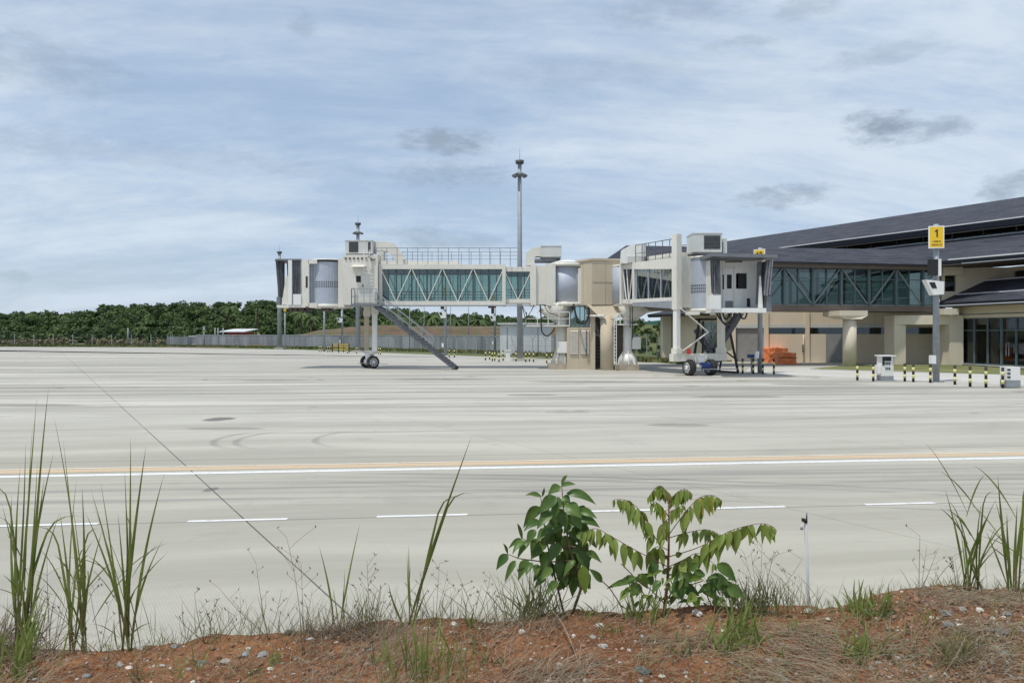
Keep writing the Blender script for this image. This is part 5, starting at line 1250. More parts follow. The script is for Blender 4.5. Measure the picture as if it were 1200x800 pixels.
# dark folding steps behind the right bridge
SY = 47.4
sf = MB()
def sp(a, b_, dy=0): return P(a, b_, SY + dy)
for dy in (0, 1.0):
    for (a, b_, c, d_, w_) in ((819.5, 374, 814, 415, .14), (824, 376, 823, 434, .10), (815, 374, 843, 374, .14), (856, 391, 865, 436.5, .13), (848, 410, 864, 422, .09), (838, 434.5, 865, 436.5, .13), (846, 418, 843, 434.5, .10)):
        sf.beam(sp(a, b_, dy), sp(c, d_, dy), w_)
fr_ = sf.build('stair_frame', 'black', C)
st2 = MB(); a, b_ = sp(872, 362), sp(838, 416)
for dy in (0, .95): st2.beam(a + V((0, dy, 0)), b_ + V((0, dy, 0)), .08, .3)
for k in range(16): q = a.lerp(b_, (k + .5) / 16); st2.box(q.x - .14, q.x + .14, SY + .04, SY + .91, q.z, q.z + .04)
st2.build('stair_flight', 'darksteel', C)
lt = MB(); random.seed(8)
for k in range(9): lt.beam(sp(868 - k * 3.2, 358 + k * 5), sp(862 - k * 3.0, 358 + k * 5.4 + 6), .05); lt.beam(sp(860 - k * 2.5, 360 + k * 5), sp(866 - k * 3.0, 368 + k * 5), .05)
lt.build('stair_lattice', 'darksteel', C)
st3 = MB(); a, b_ = sp(818, 386, .4), sp(842, 425, .4)
for dy in (0, .8): st3.beam(a + V((0, dy, 0)), b_ + V((0, dy, 0)), .08, .28)
for k in range(12): q = a.lerp(b_, (k + .5) / 12); st3.box(q.x - .16, q.x + .16, SY + .45, SY + 1.2, q.z, q.z + .04)
for (p_, q_) in (((821, 378), (842, 405)), ((824, 385), (841, 415)), ((826, 395), (838, 420)), ((838, 380), (828, 412)), ((834, 376), (832, 420))): st3.beam(sp(*p_, .2), sp(*q_, .2), .05)
st3.build('stair_flight', 'greymetal', C)
pn = MB().hexa([sp(824, 412, 1.3), sp(842, 412, 1.3), sp(842, 412, 1.36), sp(824, 412, 1.36), sp(822, 377, 1.3), sp(842, 377, 1.3), sp(842, 377, 1.36), sp(822, 377, 1.36)]).build('stair_screen', 'glass_face', C)
# ------------------------------------------------------------------ tarpaulin bundles
def bundle(px0, px1, pyb, H, dep, label, seed):
    Y_ = CAMZ * FPX / (pyb - HY); x0, x1 = X(px0, Y_), X(px1, Y_); random.seed(seed)
    m_ = MB(); nx, ny, nz = 14, 8, 7
    import itertools
    idx = {}
    def vert(i, j, k):
        if (i, j, k) in idx: return idx[(i, j, k)]
        u, v_, w_ = i / nx, j / ny, k / nz; p_ = V((x0 + (x1 - x0) * u, Y_ + dep * v_, H * w_))
        bulge = .07 * noise.noise(p_ * 2.3) + .05 * noise.noise(p_ * 6)
        c = V(((x0 + x1) / 2, Y_ + dep / 2, H / 2)); d = (p_ - c); p_ = p_ + d.normalized() * bulge * 1.4
        if k == nz: p_.z -= .12 * abs(u - .4)
        if k: p_.x += (.5 - u) * .12 * w_
        idx[(i, j, k)] = len(m_.v); m_.v.append(p_); return idx[(i, j, k)]
    for i in range(nx):
        for k in range(nz): m_.f.append((vert(i, 0, k), vert(i + 1, 0, k), vert(i + 1, 0, k + 1), vert(i, 0, k + 1))); m_.f.append((vert(i + 1, ny, k), vert(i, ny, k), vert(i, ny, k + 1), vert(i + 1, ny, k + 1)))
        for j in range(ny): m_.f.append((vert(i, j, nz), vert(i + 1, j, nz), vert(i + 1, j + 1, nz), vert(i, j + 1, nz)))
    for j in range(ny):
        for k in range(nz): m_.f.append((vert(0, j + 1, k), vert(0, j, k), vert(0, j, k + 1), vert(0, j + 1, k + 1))); m_.f.append((vert(nx, j, k), vert(nx, j + 1, k), vert(nx, j + 1, k + 1), vert(nx, j, k + 1)))
    m_.sm = [False] * len(m_.f)
    t = thing('tarpaulin_bundle', ((x0 + x1) / 2, Y_, 0), label, 'tarpaulin bundle', 'orange tarpaulin bundles')
    m_.build('cover', 'tarp', t); r_ = MB(); r_.box(x0 - .06, x1 + .06, Y_ - .075, Y_ - .05, H * .55, H * .55 + .04); r_.build('strap', 'stem_red', t)
    return t
bundle(900.5, 925, 425.0, 1.34, 1.6, 'taller orange tarpaulin covered pile, the left one against the terminal wall', 2)
bundle(911.5, 933.5, 426.9, 1.0, 1.1, 'lower orange tarpaulin pile, the right one with a pale sheet edge', 4)
# ------------------------------------------------------------------ soil bank in the foreground
CR = [(-60, 762), (0, 760), (60, 762), (150, 757), (210, 754), (254, 745), (306, 743), (336, 739), (400, 735), (440, 731), (510, 724), (540, 721), (570, 727), (620, 722), (680, 716), (760, 714), (830, 712), (924, 709), (954, 710), (1000, 710), (1020, 702), (1050, 690), (1110, 686), (1200, 690), (1280, 688)]
YC = 3.25
def crest_py(px_):
    if px_ <= CR[0][0]: return CR[0][1]
    for (a, b_), (c, d_) in zip(CR, CR[1:]):
        if px_ <= c: return b_ + (d_ - b_) * (px_ - a) / (c - a)
    return CR[-1][1]
def yc(x_): return YC + .10 * noise.noise(V((x_ * 1.3, 2.2, 0)))
def soilz(x_, y_, fine=True):
    c = yc(x_); zc = CAMZ - (crest_py(600 + FPX * x_ / YC) - HY) / FPX * c - .012
    if y_ <= c:
        z_ = zc - .02 * (c - y_) - .05 * min(1, (c - y_) / .5) * (.6 + .8 * noise.noise(V((x_ * 1.2, y_ * 1.2, 7))))
    else:
        t_ = y_ - c; z_ = zc - .30 * t_ - .75 * t_ * t_
    if fine:
        z_ += .030 * noise.noise(V((x_ * 5, y_ * 5, 0))) + .020 * (1 - 2 * abs(noise.noise(V((x_ * 11, y_ * 11, 3))))) - .014 + .012 * abs(noise.noise(V((x_ * 30, y_ * 30, 9))))
    return max(z_, -.3)
sm_ = MB()
xs = [-14, -10, -7, -5, -4, -3.2] + [-2.7 + i * .0155 for i in range(int(5.5 / .0155))] + [2.9, 3.4, 4, 5, 7, 10, 14]
ys = [-4, -2.5, -1, 0, 1, 1.8, 2.2] + [2.45 + i * .0155 for i in range(int(1.15 / .0155))] + [3.7, 3.85, 4, 4.2, 4.5, 4.9, 5.3, 5.8]
for y_ in ys:
    for x_ in xs: sm_.v.append(V((x_, y_, soilz(x_, y_))))
nx_ = len(xs)
for j in range(len(ys) - 1):
    for i in range(nx_ - 1):
        k = j * nx_ + i; sm_.f.append((k, k + 1, k + nx_ + 1, k + nx_)); sm_.sm.append(True)
structure(sm_, 'soil_bank', 'soil')
def gp_(px_, py_):      # point of the bank seen at this place of the picture: march down the slope of view
    y_ = 2.3
    while y_ < 4.0:
        x_ = X(px_, y_)
        if Z(py_, y_) <= soilz(x_, y_): return V((x_, y_, soilz(x_, y_)))
        y_ += .006
    y_ = yc(X(px_, YC)) + .03; x_ = X(px_, y_); return V((x_, y_, soilz(x_, y_)))
# stones -------------------------------------------------------------
def rock(mb, c, r, flat=.6, seed=0):
    import mathutils
    bm_v = []; n_, m_ = 8, 5; k = len(mb.v); rx = r * random.uniform(.8, 1.3); ry = r * random.uniform(.7, 1.1); rz = r * flat
    rot = random.uniform(0, 6.28); ca, sa = math.cos(rot), math.sin(rot)
    mb.v.append(c + V((0, 0, rz)))
    for i in range(1, m_):
        th = PI * i / m_
        for j in range(n_):
            ph = 2 * PI * j / n_; d = V((math.sin(th) * math.cos(ph), math.sin(th) * math.sin(ph), math.cos(th)))
            q = 1 + .38 * noise.noise(d * 1.7 + V((seed * 3.1, c.x * 9, 0))) + .12 * noise.noise(d * 5 + V((seed, 0, 0)))
            p_ = V((d.x * rx, d.y * ry, d.z * rz)) * q; mb.v.append(c + V((p_.x * ca - p_.y * sa, p_.x * sa + p_.y * ca, p_.z)))
    mb.v.append(c - V((0, 0, rz))); e = len(mb.v) - 1
    for j in range(n_): mb.f.append((k, k + 1 + j, k + 1 + (j + 1) % n_)); mb.sm.append(False)
    for i in range(m_ - 2):
        for j in range(n_):
            a = k + 1 + i * n_ + j; b_ = k + 1 + i * n_ + (j + 1) % n_; mb.f.append((a, a + n_, b_ + n_, b_)); mb.sm.append(False)
    for j in range(n_): mb.f.append((e, k + 1 + (m_ - 2) * n_ + (j + 1) % n_, k + 1 + (m_ - 2) * n_ + j)); mb.sm.append(False)
random.seed(21)
for i, (px_, py_, w_, mt, lab) in enumerate((
        (703, 733, 12, 'stone_white', 'white stone on the red soil below the gap between the two leafy plants'), (695, 747, 12, 'stone', 'grey stone just below the white one in front of the broad-leaved plant'),
        (707, 758, 13, 'stone', 'pale stone, lowest of the three stacked down the bare red soil'), (656, 779, 10, 'stone_white', 'white stone among the straw at the bottom, left of the bare soil'),
        (737, 762, 7, 'stone_white', 'small white pebble right of the lowest pale stone'), (612, 741, 12, 'stone_white', 'whitish stone at the base of the leaning dry stalk'),
        (752, 788, 20, 'stone_dark', 'large dark greenish stone at the bottom edge'), (817, 719, 17, 'stone_white', 'flat white stone at the foot of the compound-leaved plant'),
        (948, 717, 13, 'stone_white', 'white stone beside the foot of the white pipe'), (956, 708, 12, 'stone_brown', 'round brown lump of earth at the foot of the white pipe'),
        (970, 726, 7, 'stone_white', 'small pale stone right of the white one by the pipe'), (901, 775, 11, 'stone_white', 'pale stone under the combed straw, the upper one'),
        (914, 791, 11, 'stone', 'grey stone at the bottom edge below the combed straw'), (1180, 768, 17, 'stone_blue', 'largest blue grey stone near the right edge'),
        (1174, 740, 15, 'stone_blue', 'flat blue grey stone above the largest one at right'), (1181, 721, 11, 'stone_blue', 'bluish white stone high on the bank at the right edge'),
        (1148, 715, 12, 'stone_white', 'white stone below the middle of the right tall grass'), (1128, 715, 12, 'stone', 'grey stone touching the white one below the right tall grass'),
        (1109, 719, 16, 'stone_blue', 'broad grey blue stone left of the grey and white pair'), (1112, 733, 13, 'stone_blue', 'dark bluish stone in the soil under the broad one'),
        (1168, 760, 13, 'stone', 'light grey stone left above the largest blue grey stone'), (1160, 738, 11, 'stone', 'grey stone left of the flat blue grey one'),
        (1017, 717, 14, 'stone_blue', 'blue grey stone beside the bright grass sprouts'), (1043, 722, 15, 'stone_dark', 'dark grey stone right of the bright grass sprouts'),
        (1194, 737, 9, 'stone_white', 'white pebble cut near the right edge'), (1125, 734, 9, 'stone_white', 'pale pebble between the two bluish stones at right'),
        (101, 793, 13, 'stone_blue', 'grey white stone at the bottom left below the tall grass'), (151, 783, 10, 'stone_white', 'pale stone low on the soil right of the tall grass'),
        (189, 781, 9, 'stone', 'grey pebble right of the pale stone at bottom left'), (164, 760, 9, 'stone_white', 'thin pale stone near the crest at the root of the third tall grass'),
        (140, 779, 10, 'stone', 'dull stone left of the pale one at bottom left'), (205, 758, 11, 'stone_blue', 'bluish pebble on the crest left of the dry twigs'),
        (237, 777, 13, 'stone_blue', 'grey stone, leftmost of the row across the left soil'), (264, 776, 12, 'stone', 'light stone second in the row across the left soil'),
        (288, 767, 12, 'stone_blue', 'greenish grey stone in the middle of the left soil'), (308, 768, 15, 'stone_blue', 'broad greenish grey stone right of the middle one on the left soil'),
        (291, 760, 9, 'stone_white', 'small white stone above the greenish grey ones'), (318, 783, 8, 'stone_white', 'pale pebble below the broad greenish grey stone'),
        (433, 760, 13, 'stone_blue', 'bluish stone half under the dry grass left of the single tall blade'), (430, 780, 13, 'stone', 'grey stone under the dry grass near the bottom, left of the green sprouts'),
        (532, 731, 9, 'stone_white', 'white pebble on the crest right of the single tall blade'), (500, 736, 9, 'stone_white', 'flat pale pebble at the root of the single tall blade'),
        (775, 793, 9, 'stone_white', 'cream pebble at the bottom right of the dark stone'), (339, 741, 13, 'stone_dark', 'dark lump on the crest left of the dry tuft'))):
    c = gp_(px_, py_); r = w_ / FPX * c.y * .44; mb = MB(); rock(mb, c + V((0, 0, r * .05)), r * 1.05, .5, i)
    o = mb.build('stone', mt, None, tuple(c)); tag(o, lab, 'stone', 'stones on the red soil')
random.seed(31)
gv = {k: MB() for k in ('stone', 'stone_white', 'stone_brown')}
def soilpt(px0, px1, f0=0, f1=1):
    px_ = random.uniform(px0, px1); y_ = random.uniform(2.5, yc(X(px_, YC)) + .02); x_ = X(px_, y_); return V((x_, y_, soilz(x_, y_)))
for i in range(5200):
    k = random.random(); c = soilpt(1020, 1220) if k < .36 else soilpt(-20, 1220)
    r = random.uniform(.0015, .0045) if random.random() < .8 else random.uniform(.004, .010)
    mt = random.choices(('stone', 'stone_white', 'stone_brown'), (3, 2, 9))[0]
    if mt == 'stone_brown' and random.random() < .16: r = random.uniform(.007, .015)
    rock(gv[mt], c + V((0, 0, r * .2)), r, .7, i)
for k, lab in (('stone', 'fine grey gravel scattered over the red soil'), ('stone_white', 'fine pale gravel scattered over the red soil'), ('stone_brown', 'crumbs of brown earth lying over the red soil')):
    tag(gv[k].build('gravel', k), lab, 'gravel', kind='stuff')
# grass blades --------------------------------------------------------
def ribbon(mb, pts, w, fold=.35, side=None):
    pts = [V(p) for p in pts]; m_ = len(pts); k = len(mb.v)
    d = pts[-1] - pts[0]; s = side if side is not None else d.cross(V((random.uniform(-.4, .4), 1, random.uniform(-.2, .2)))).normalized()
    nrm = d.cross(s).normalized()
    for i, p in enumerate(pts):
        f = i / (m_ - 1); ww = w * (.30 + .70 * min(1, f / .42)) * max(.02, max(0.0, 1 - max(0, f - .42) / .58) ** .8) * .5
        mb.v += [p - s * ww, p + nrm * ww * fold, p + s * ww]
    for i in range(m_ - 1):
        a = k + i * 3; mb.f += [(a, a + 1, a + 4, a + 3), (a + 1, a + 2, a + 5, a + 4)]; mb.sm += [True, True]
def curve(b_, t_, sag=.0, bow=0.0, n=9, droop=0):
    b_, t_ = V(b_), V(t_); L = (t_ - b_).length; out = []
    mid = (b_ + t_) / 2 + V((bow * L, 0, sag * L))
    for i in range(n + 1):
        u = i / n; out.append(b_ * (1 - u) ** 2 + mid * 2 * u * (1 - u) + t_ * u * u)
    return out
def tallgrass(label, px_, py_, tips, extra=0, name='tall_grass', w=.0135, mat='blade', spread=9, lo=.3, hi=.75):
    c = gp_(px_, py_); t = thing(name, tuple(c), label, 'grass clump', 'tall grass clumps on the bank edge')
    m_ = MB(); bs = MB()
    for tp in tips:
        tx, ty = tp[0], tp[1]; bow = (tp[2] if len(tp) > 2 else random.uniform(-.05, .05)) * 1.6
        y1 = c.y + random.uniform(-.12, .12); b_ = c + V((random.uniform(-1, 1) * spread / 262, random.uniform(-.03, .03), 0)); b_.z = soilz(b_.x, b_.y) - .01
        tq = P(tx, ty, y1); LL = (tq - b_).length; c1 = b_ + V(((tq.x - b_.x) * .36 - bow * LL * .25, 0, LL * .50)); pts = []
        kink = random.random() < .22 and LL > .3
        for i in range(13):
            u = i / 12; p = b_ * (1 - u) ** 2 + c1 * 2 * u * (1 - u) + tq * u * u
            if kink and u > .7: p = p + V((math.copysign(1, tq.x - b_.x) * (u - .7) * LL * .25, 0, -(u - .7) ** 1.5 * LL * 1.4))
            pts.append(p)
        ribbon(m_, pts, w * random.uniform(.75, 1.15), .3)
        ribbon(bs, [p + V((0, -.003, 0)) for p in pts[:5]], w * .55, .2)
    for i in range(9 if len(tips) > 7 else 0):      # thin crossing side leaves
        b_ = c + V((random.gauss(0, .02), random.uniform(-.04, .04), random.uniform(.05, .35))); L = random.uniform(.15, .38); sd = random.choice((-1, 1))
        ribbon(m_, curve(b_, b_ + V((sd * random.uniform(.25, .8) * L, random.gauss(0, .2) * L, L * random.uniform(.35, .9))), random.uniform(.1, .28), 0, 8), w * random.uniform(.3, .6), .3)
    for i in range(extra):
        b_ = c + V((random.uniform(-1, 1) * spread / 200, random.uniform(-.05, .05), 0)); b_.z = soilz(b_.x, b_.y) - .01; L = random.uniform(lo, hi) * .5
        ribbon(m_, curve(b_, b_ + V((random.gauss(0, .22) * L, random.gauss(0, .2) * L, L)), .05, random.uniform(-.12, .12)), w * random.uniform(.5, .85), .3)
    m_.build('blades', mat, t); bs.build('leaf_sheaths', 'blade_base', t); return t
random.seed(41)
tallgrass('leftmost tall grass clump, its blades reaching highest at the left edge', 28, 762, [(43, 466, -.02), (57, 453, .02), (38, 499, -.03), (0, 513, -.10), (63, 530, .04), (8, 560, -.03), (2, 590, -.02), (86, 558, .14), (14, 578), (52, 560), (30, 520), (70, 600, .05), (24, 545), (44, 540)], 5)
tallgrass('second tall grass clump from the left, with narrow upright blades', 92, 760, [(63, 487, -.03), (74, 515, -.02), (54, 574, -.05), (90, 560, .12), (101, 602, .02), (106, 574, .02), (120, 620, .04), (85, 590), (70, 600, -.03), (112, 640, .03), (96, 570)], 3)
tallgrass('third tall grass clump from the left, one blade bent out to its right', 145, 756, [(153, 512, .01), (146, 550, 0), (171, 523, .03), (193, 553, .05), (191, 631, .16), (100, 600, -.06), (107, 575, -.05), (118, 565, -.03), (160, 560), (148, 590), (138, 600, -.02)], 2)
tallgrass('thin dark shoot leaning left of the third tall grass clump root', 172, 755, [(107, 585, -.03), (122, 620, -.02)], 2, w=.006)
tallgrass('single tall double blade leaning right in the middle left', 480, 735, [(553, 510, -.10), (530, 534, -.06), (479, 638, 0), (548, 530, -.09)], 4, w=.0125, spread=4)
tallgrass('single short blade leaning right, left of the double blade', 395, 738, [(422, 612, -.02), (374, 640, -.03)], 3, w=.010, spread=4)
tallgrass('tall grass fan, the left one of the clumps at the right edge', 1140, 694, [(1107, 571, -.04), (1158, 539, 0), (1167, 585, .03), (1116, 600, -.03), (1138, 640, 0), (1160, 600, .02), (1150, 590), (1125, 610, -.02), (1172, 640, .04)], 3, spread=12, w=.013)
tallgrass('tall grass clump cut by the right edge of the picture', 1190, 694, [(1169, 556, -.03), (1200, 525, 0), (1166, 585, -.06), (1210, 600, .03), (1205, 560, .02), (1180, 600), (1192, 590), (1214, 640, .05)], 3, spread=12, w=.013)
# sprouts and tufts
def tuft(label, px_, py_, n_, h0, h1, lean, w, mat, name='grass_tuft', spread=.05, dirx=0):
    c = gp_(px_, py_); t = thing(name, tuple(c), label, 'grass tuft', 'low grass tufts on the bank')
    m_ = MB()
    for i in range(n_):
        b_ = c + V((random.gauss(0, spread), random.gauss(0, spread * .5), 0)); b_.z = soilz(b_.x, b_.y) - .01; L = random.uniform(h0, h1)
        a = V((random.gauss(dirx, lean), random.gauss(0, lean), 1)).normalized() * L
        ribbon(m_, curve(b_, b_ + a - V((0, 0, L * .12)), .12, random.uniform(-.1, .1), 7), w * random.uniform(.6, 1.2), .25)
    m_.build('blades', mat, t); return t
tuft('bright green upright sprouts at the bottom, under the single tall double blade', 500, 796, 60, .14, .34, .18, .0055, 'blade_bright', spread=.10)
tuft('grey green arching tuft at the left foot of the broad-leaved plant', 625, 726, 150, .10, .32, .5, .004, 'straw_green', spread=.055)
tuft('spiky dark tuft between the compound-leaved plant and the white pipe', 882, 722, 130, .07, .25, .34, .0045, 'straw_green', spread=.05)
tuft('short bright sprouts just right of the white pipe', 1006, 724, 24, .09, .2, .35, .011, 'blade_bright', spread=.03)
tuft('yellow green broad sprout right of the bright sprouts', 1030, 726, 18, .08, .18, .4, .012, 'blade_bright', spread=.02)
tuft('low green weed below the right sprouts', 1010, 772, 52, .07, .19, .6, .008, 'blade_bright', spread=.06)
tuft('thin tuft on the crest left of the right tall grass', 1108, 693, 45, .05, .12, .45, .003, 'straw_green', spread=.06)
tuft('broad yellow green sprouts under the compound-leaved plant', 745, 726, 34, .08, .22, .4, .008, 'blade_bright', spread=.06)
tuft('green sprouts low in front of the spiky tuft', 850, 765, 44, .07, .21, .45, .010, 'blade_bright', spread=.08)
tuft('upright green sprouts left of the spiky tuft', 868, 745, 24, .08, .22, .3, .011, 'blade_bright', spread=.03)
tuft('small green sprout lying in the straw under the combed tuft', 912, 772, 9, .05, .12, .5, .009, 'blade_bright', spread=.02)
tuft('green weed on the left soil near the first stones', 215, 790, 16, .06, .16, .5, .006, 'blade_bright', spread=.05)
tuft('dry tuft heaped on the crest left of the double blade', 408, 742, 200, .05, .19, .75, .003, 'straw_dark', spread=.10)
tuft('thin dark twiggy weed standing left of the double blade', 430, 738, 26, .14, .27, .32, .0035, 'straw_green', spread=.03)
tuft('grey dry grass heap at the bottom left corner', 5, 768, 260, .12, .34, .65, .0038, 'straw', spread=.10)
tuft('long green blades crossing the bottom left corner', 18, 800, 26, .25, .46, .3, .010, 'blade_bright', spread=.06, dirx=.1)
tuft('light green weed at the right edge crest', 1168, 700, 26, .05, .14, .5, .004, 'straw_green', spread=.08)
tuft('dark spiky tuft in the lower right straw', 1118, 772, 110, .07, .18, .5, .0038, 'straw_green', spread=.05)
tuft('green seedling beside the grey stone on the left soil', 322, 780, 6, .05, .11, .2, .010, 'blade_bright', spread=.01)
tuft('green sprout on the crest left of the broad-leaved plant', 552, 735, 7, .05, .12, .25, .010, 'blade_bright', spread=.012)
# dry straw stuff ------------------------------------------------------
random.seed(51)
def straws(name, label, mat, areas):
    m_ = MB()
    for (px0, px1, py0, py1, n_, L0, L1, ang, da, lift, w) in areas:
        for i in range(n_):
            px_ = random.uniform(px0, px1); cp = crest_py(px_); py_ = max(random.uniform(py0, py1), cp + 2)
            y_ = 2.45 + (YC - 2.45) * max(0, min(1, 1 - (py_ - cp) / (812 - cp))); x_ = X(px_, y_)
            L = random.uniform(L0, L1); a = R(random.gauss(ang, da)); dx_, dy_ = math.cos(a) * L, math.sin(a) * L; pts = []
            lf = random.uniform(0, lift) * L; bw = random.uniform(-.2, .2) * L
            for k in range(6):
                u = k / 5; xx = x_ + dx_ * u - math.sin(a) * bw * u * (1 - u) * 4; yy = y_ + dy_ * u + math.cos(a) * bw * u * (1 - u) * 4
                pts.append(V((xx, yy, soilz(xx, min(yy, yc(xx)), False) + .012 + lf * 4 * u * (1 - u) * .5 + lf * u)))
            k0 = len(m_.v); s_ = V((-math.sin(a), math.cos(a), .3)).normalized()
            for k, p in enumerate(pts): ww = w * (1 - .6 * k / 5) * .5; m_.v += [p - s_ * ww, p + s_ * ww]
            for k in range(5): m_.f.append((k0 + 2 * k, k0 + 2 * k + 1, k0 + 2 * k + 3, k0 + 2 * k + 2)); m_.sm.append(False)
    tag(m_.build(name, mat), label, 'dry grass', kind='stuff')
straws('dry_straw', 'pale dry straw matted over the red soil', 'straw', [
    (340, 480, 733, 745, 260, .04, .10, 30, 80, .9, .002), (340, 480, 735, 800, 420, .04, .14, 20, 60, .35, .0022), (850, 960, 722, 800, 430, .08, .22, -50, 22, .35, .0028), (1000, 1180, 740, 810, 480, .06, .18, -50, 35, .35, .0026),
    (1060, 1200, 692, 720, 380, .04, .11, -60, 40, .3, .0022), (590, 700, 770, 815, 200, .08, .2, 10, 60, .3, .003), (-20, 60, 745, 810, 260, .08, .2, 20, 70, .5, .003),
    (60, 340, 756, 812, 330, .04, .14, 10, 80, .35, .0022), (600, 850, 722, 812, 190, .03, .12, 10, 80, .3, .0020), (560, 660, 722, 745, 160, .04, .12, 30, 70, .4, .0022), (740, 860, 728, 770, 160, .04, .12, 0, 60, .25, .0024),
    (440, 600, 730, 812, 380, .04, .14, 30, 70, .35, .0024), (660, 760, 765, 812, 50, .04, .12, 10, 60, .2, .002), (960, 1060, 715, 812, 170, .04, .13, -40, 60, .25, .0022)])
straws('dark_litter', 'dark brown dead stems and litter over the soil', 'straw_dark', [
    (340, 500, 732, 800, 520, .03, .12, 0, 90, .5, .0022), (-20, 340, 758, 812, 260, .03, .1, 0, 90, .3, .0022), (590, 700, 765, 815, 260, .05, .15, 10, 60, .3, .003),
    (760, 1000, 735, 812, 330, .03, .12, -20, 70, .35, .0024), (1000, 1200, 700, 812, 760, .03, .11, -30, 70, .45, .0024), (600, 1000, 720, 812, 420, .02, .08, 0, 90, .4, .002), (60, 340, 756, 812, 240, .02, .08, 0, 90, .4, .002), (560, 760, 716, 735, 220, .02, .08, 0, 90, .5, .002), (500, 620, 725, 812, 280, .03, .11, 0, 90, .4, .0022), (740, 870, 742, 756, 90, .06, .16, -5, 14, .2, .003)])
straws('green_litter', 'thin yellowish green grass creeping over the soil', 'straw_green', [
    (-20, 560, 745, 812, 200, .04, .14, 30, 80, .8, .003), (740, 1000, 720, 812, 240, .04, .12, 20, 80, .8, .003), (1000, 1200, 695, 812, 260, .03, .1, 20, 80, .8, .003), (940, 1060, 700, 712, 120, .02, .05, 90, 40, 1.2, .002)])
# fringe of short grass blades along the crest
fr = MB()
for i in range(900):
    px_ = random.uniform(-20, 1220); 
    if 600 < px_ < 760 and random.random() < .5: continue
    y_ = yc(X(px_, YC)) + random.uniform(-.05, .08); x_ = X(px_, y_); z_ = soilz(x_, y_); L = random.uniform(.015, .06) * (1.7 if random.random() < .12 else 1)
    ribbon(fr, curve((x_, y_, z_ - .004), (x_ + random.gauss(0, .5) * L, y_ + random.gauss(0, .4) * L, z_ + L), .1, random.uniform(-.15, .15), 4), random.uniform(.0012, .0028), .2)
for i in range(430):
    px_ = random.choice((random.uniform(190, 640), random.uniform(190, 640), random.uniform(840, 960), random.uniform(0, 1220)))
    y_ = yc(X(px_, YC)) + random.uniform(-.12, .08); x_ = X(px_, y_); z_ = soilz(x_, y_); L = random.uniform(.05, .20)
    ribbon(fr, curve((x_, y_, z_ - .004), (x_ + random.gauss(0, .45) * L, y_ + random.gauss(0, .4) * L, z_ + L), .12, random.uniform(-.2, .2), 7), random.uniform(.0012, .0034), .2)
tag(fr.build('crest_grass', 'straw_green'), 'short thin grass growing along the top of the bank', 'grass', kind='stuff')
random.seed(77)
for i, (px_, py_, lab) in enumerate(((292, 792, 'greenish dry sprig at the bottom edge under the leftmost stones row'), (450, 772, 'greenish sprig in the straw left of the bright sprouts'), (575, 778, 'sprig in the dry grass right of the bright sprouts'), (690, 722, 'low light green weed between the two leafy plants'), (800, 770, 'low sprig with yellow green leaves right of the dark stone'), (935, 740, 'sprig below the white pipe'), (1060, 752, 'green sprig in the middle of the lower right straw'), (1090, 735, 'upright sprig left of the dark bluish stone'), (160, 795, 'sprig at the bottom edge left'), (720, 742, 'small sprout right of the white stone on bare soil'))):
    tuft(lab, px_, py_, 14, .04, .12, .6, .006, 'blade_bright' if i % 2 else 'straw_green', spread=.03)
# thin wiry weeds with branching panicles
def weed(label, px_, py_, stems, mat='straw_dark', heads=True):
    c = gp_(px_, py_); t = thing('wiry_weed', tuple(c), label, 'weed', 'wiry weeds on the bank'); m_ = MB(); hd = MB()
    for (tx, ty, bow, br) in stems:
        tip = P(tx, ty, c.y + random.uniform(-.08, .08)); pts = curve(c + V((random.uniform(-.01, .01), 0, 0)), tip, .03, bow, 10); L = (tip - c).length
        m_.path(pts, [.0016 * (1 - .6 * k / 10) for k in range(11)], 4)
        for k in range(br):
            p = pts[random.randint(4, 10)]; d = V((random.choice((-1, 1)) * random.uniform(.3, 1), random.uniform(-.4, .4), random.uniform(.3, 1))).normalized() * L * random.uniform(.10, .28)
            q = curve(p, p + d, .08, 0, 4); m_.path(q, .0007, 3)
            for _ in range(2): s_ = q[-1]; hd.path([s_, s_ + V((random.uniform(-.01, .01), 0, random.uniform(.004, .014)))], .0016, 4)
    m_.build('stems', mat, t)
    if hd.v: hd.build('seed_heads', mat, t)
random.seed(61)
weed('wiry weed with dark spider-like head just right of the double blade', 508, 735, [(508, 698, 0, 0), (525, 668, .05, 3), (492, 668, -.05, 3), (515, 660, 0, 3), (534, 690, .1, 2), (486, 692, -.1, 2)])
weed('dark branching weed left of the single short blade', 432, 735, [(430, 656, 0, 9), (418, 690, -.1, 5), (446, 684, .1, 5), (460, 700, .15, 4)])
weed('reddish wiry stems rising where the slab joint meets the bank', 356, 770, [(353, 660, 0, 5), (336, 630, .05, 5), (366, 690, 0, 3)])
weed('pale wiry stems leaning both ways left of the slab joint', 315, 750, [(300, 660, -.02, 4), (330, 690, .05, 4), (270, 700, -.08, 3), (350, 700, .1, 3), (258, 690, -.1, 2)], 'straw')
weed('low bent twigs on the crest between the third grass clump and the joint', 240, 754, [(228, 695, -.05, 4), (262, 710, .1, 4), (205, 720, -.1, 3), (276, 722, .15, 3), (250, 712, 0, 3)])
weed('fan of hair-thin stems between the two leftmost grass clumps', 62, 755, [(55, 652, -.02, 6), (88, 664, .06, 6), (30, 690, -.1, 5), (110, 690, .1, 4), (72, 700, 0, 4)])
weed('thin stems with tiny heads among the second and third clumps', 118, 757, [(128, 708, .02, 3), (105, 690, -.02, 3), (142, 722, .05, 2), (84, 738, -.05, 2)])
weed('wiry stems on the crest left of the broad-leaved plant', 560, 732, [(575, 672, .05, 4), (600, 665, .1, 4), (590, 700, .1, 3), (545, 690, -.05, 3), (535, 668, 0, 3)])
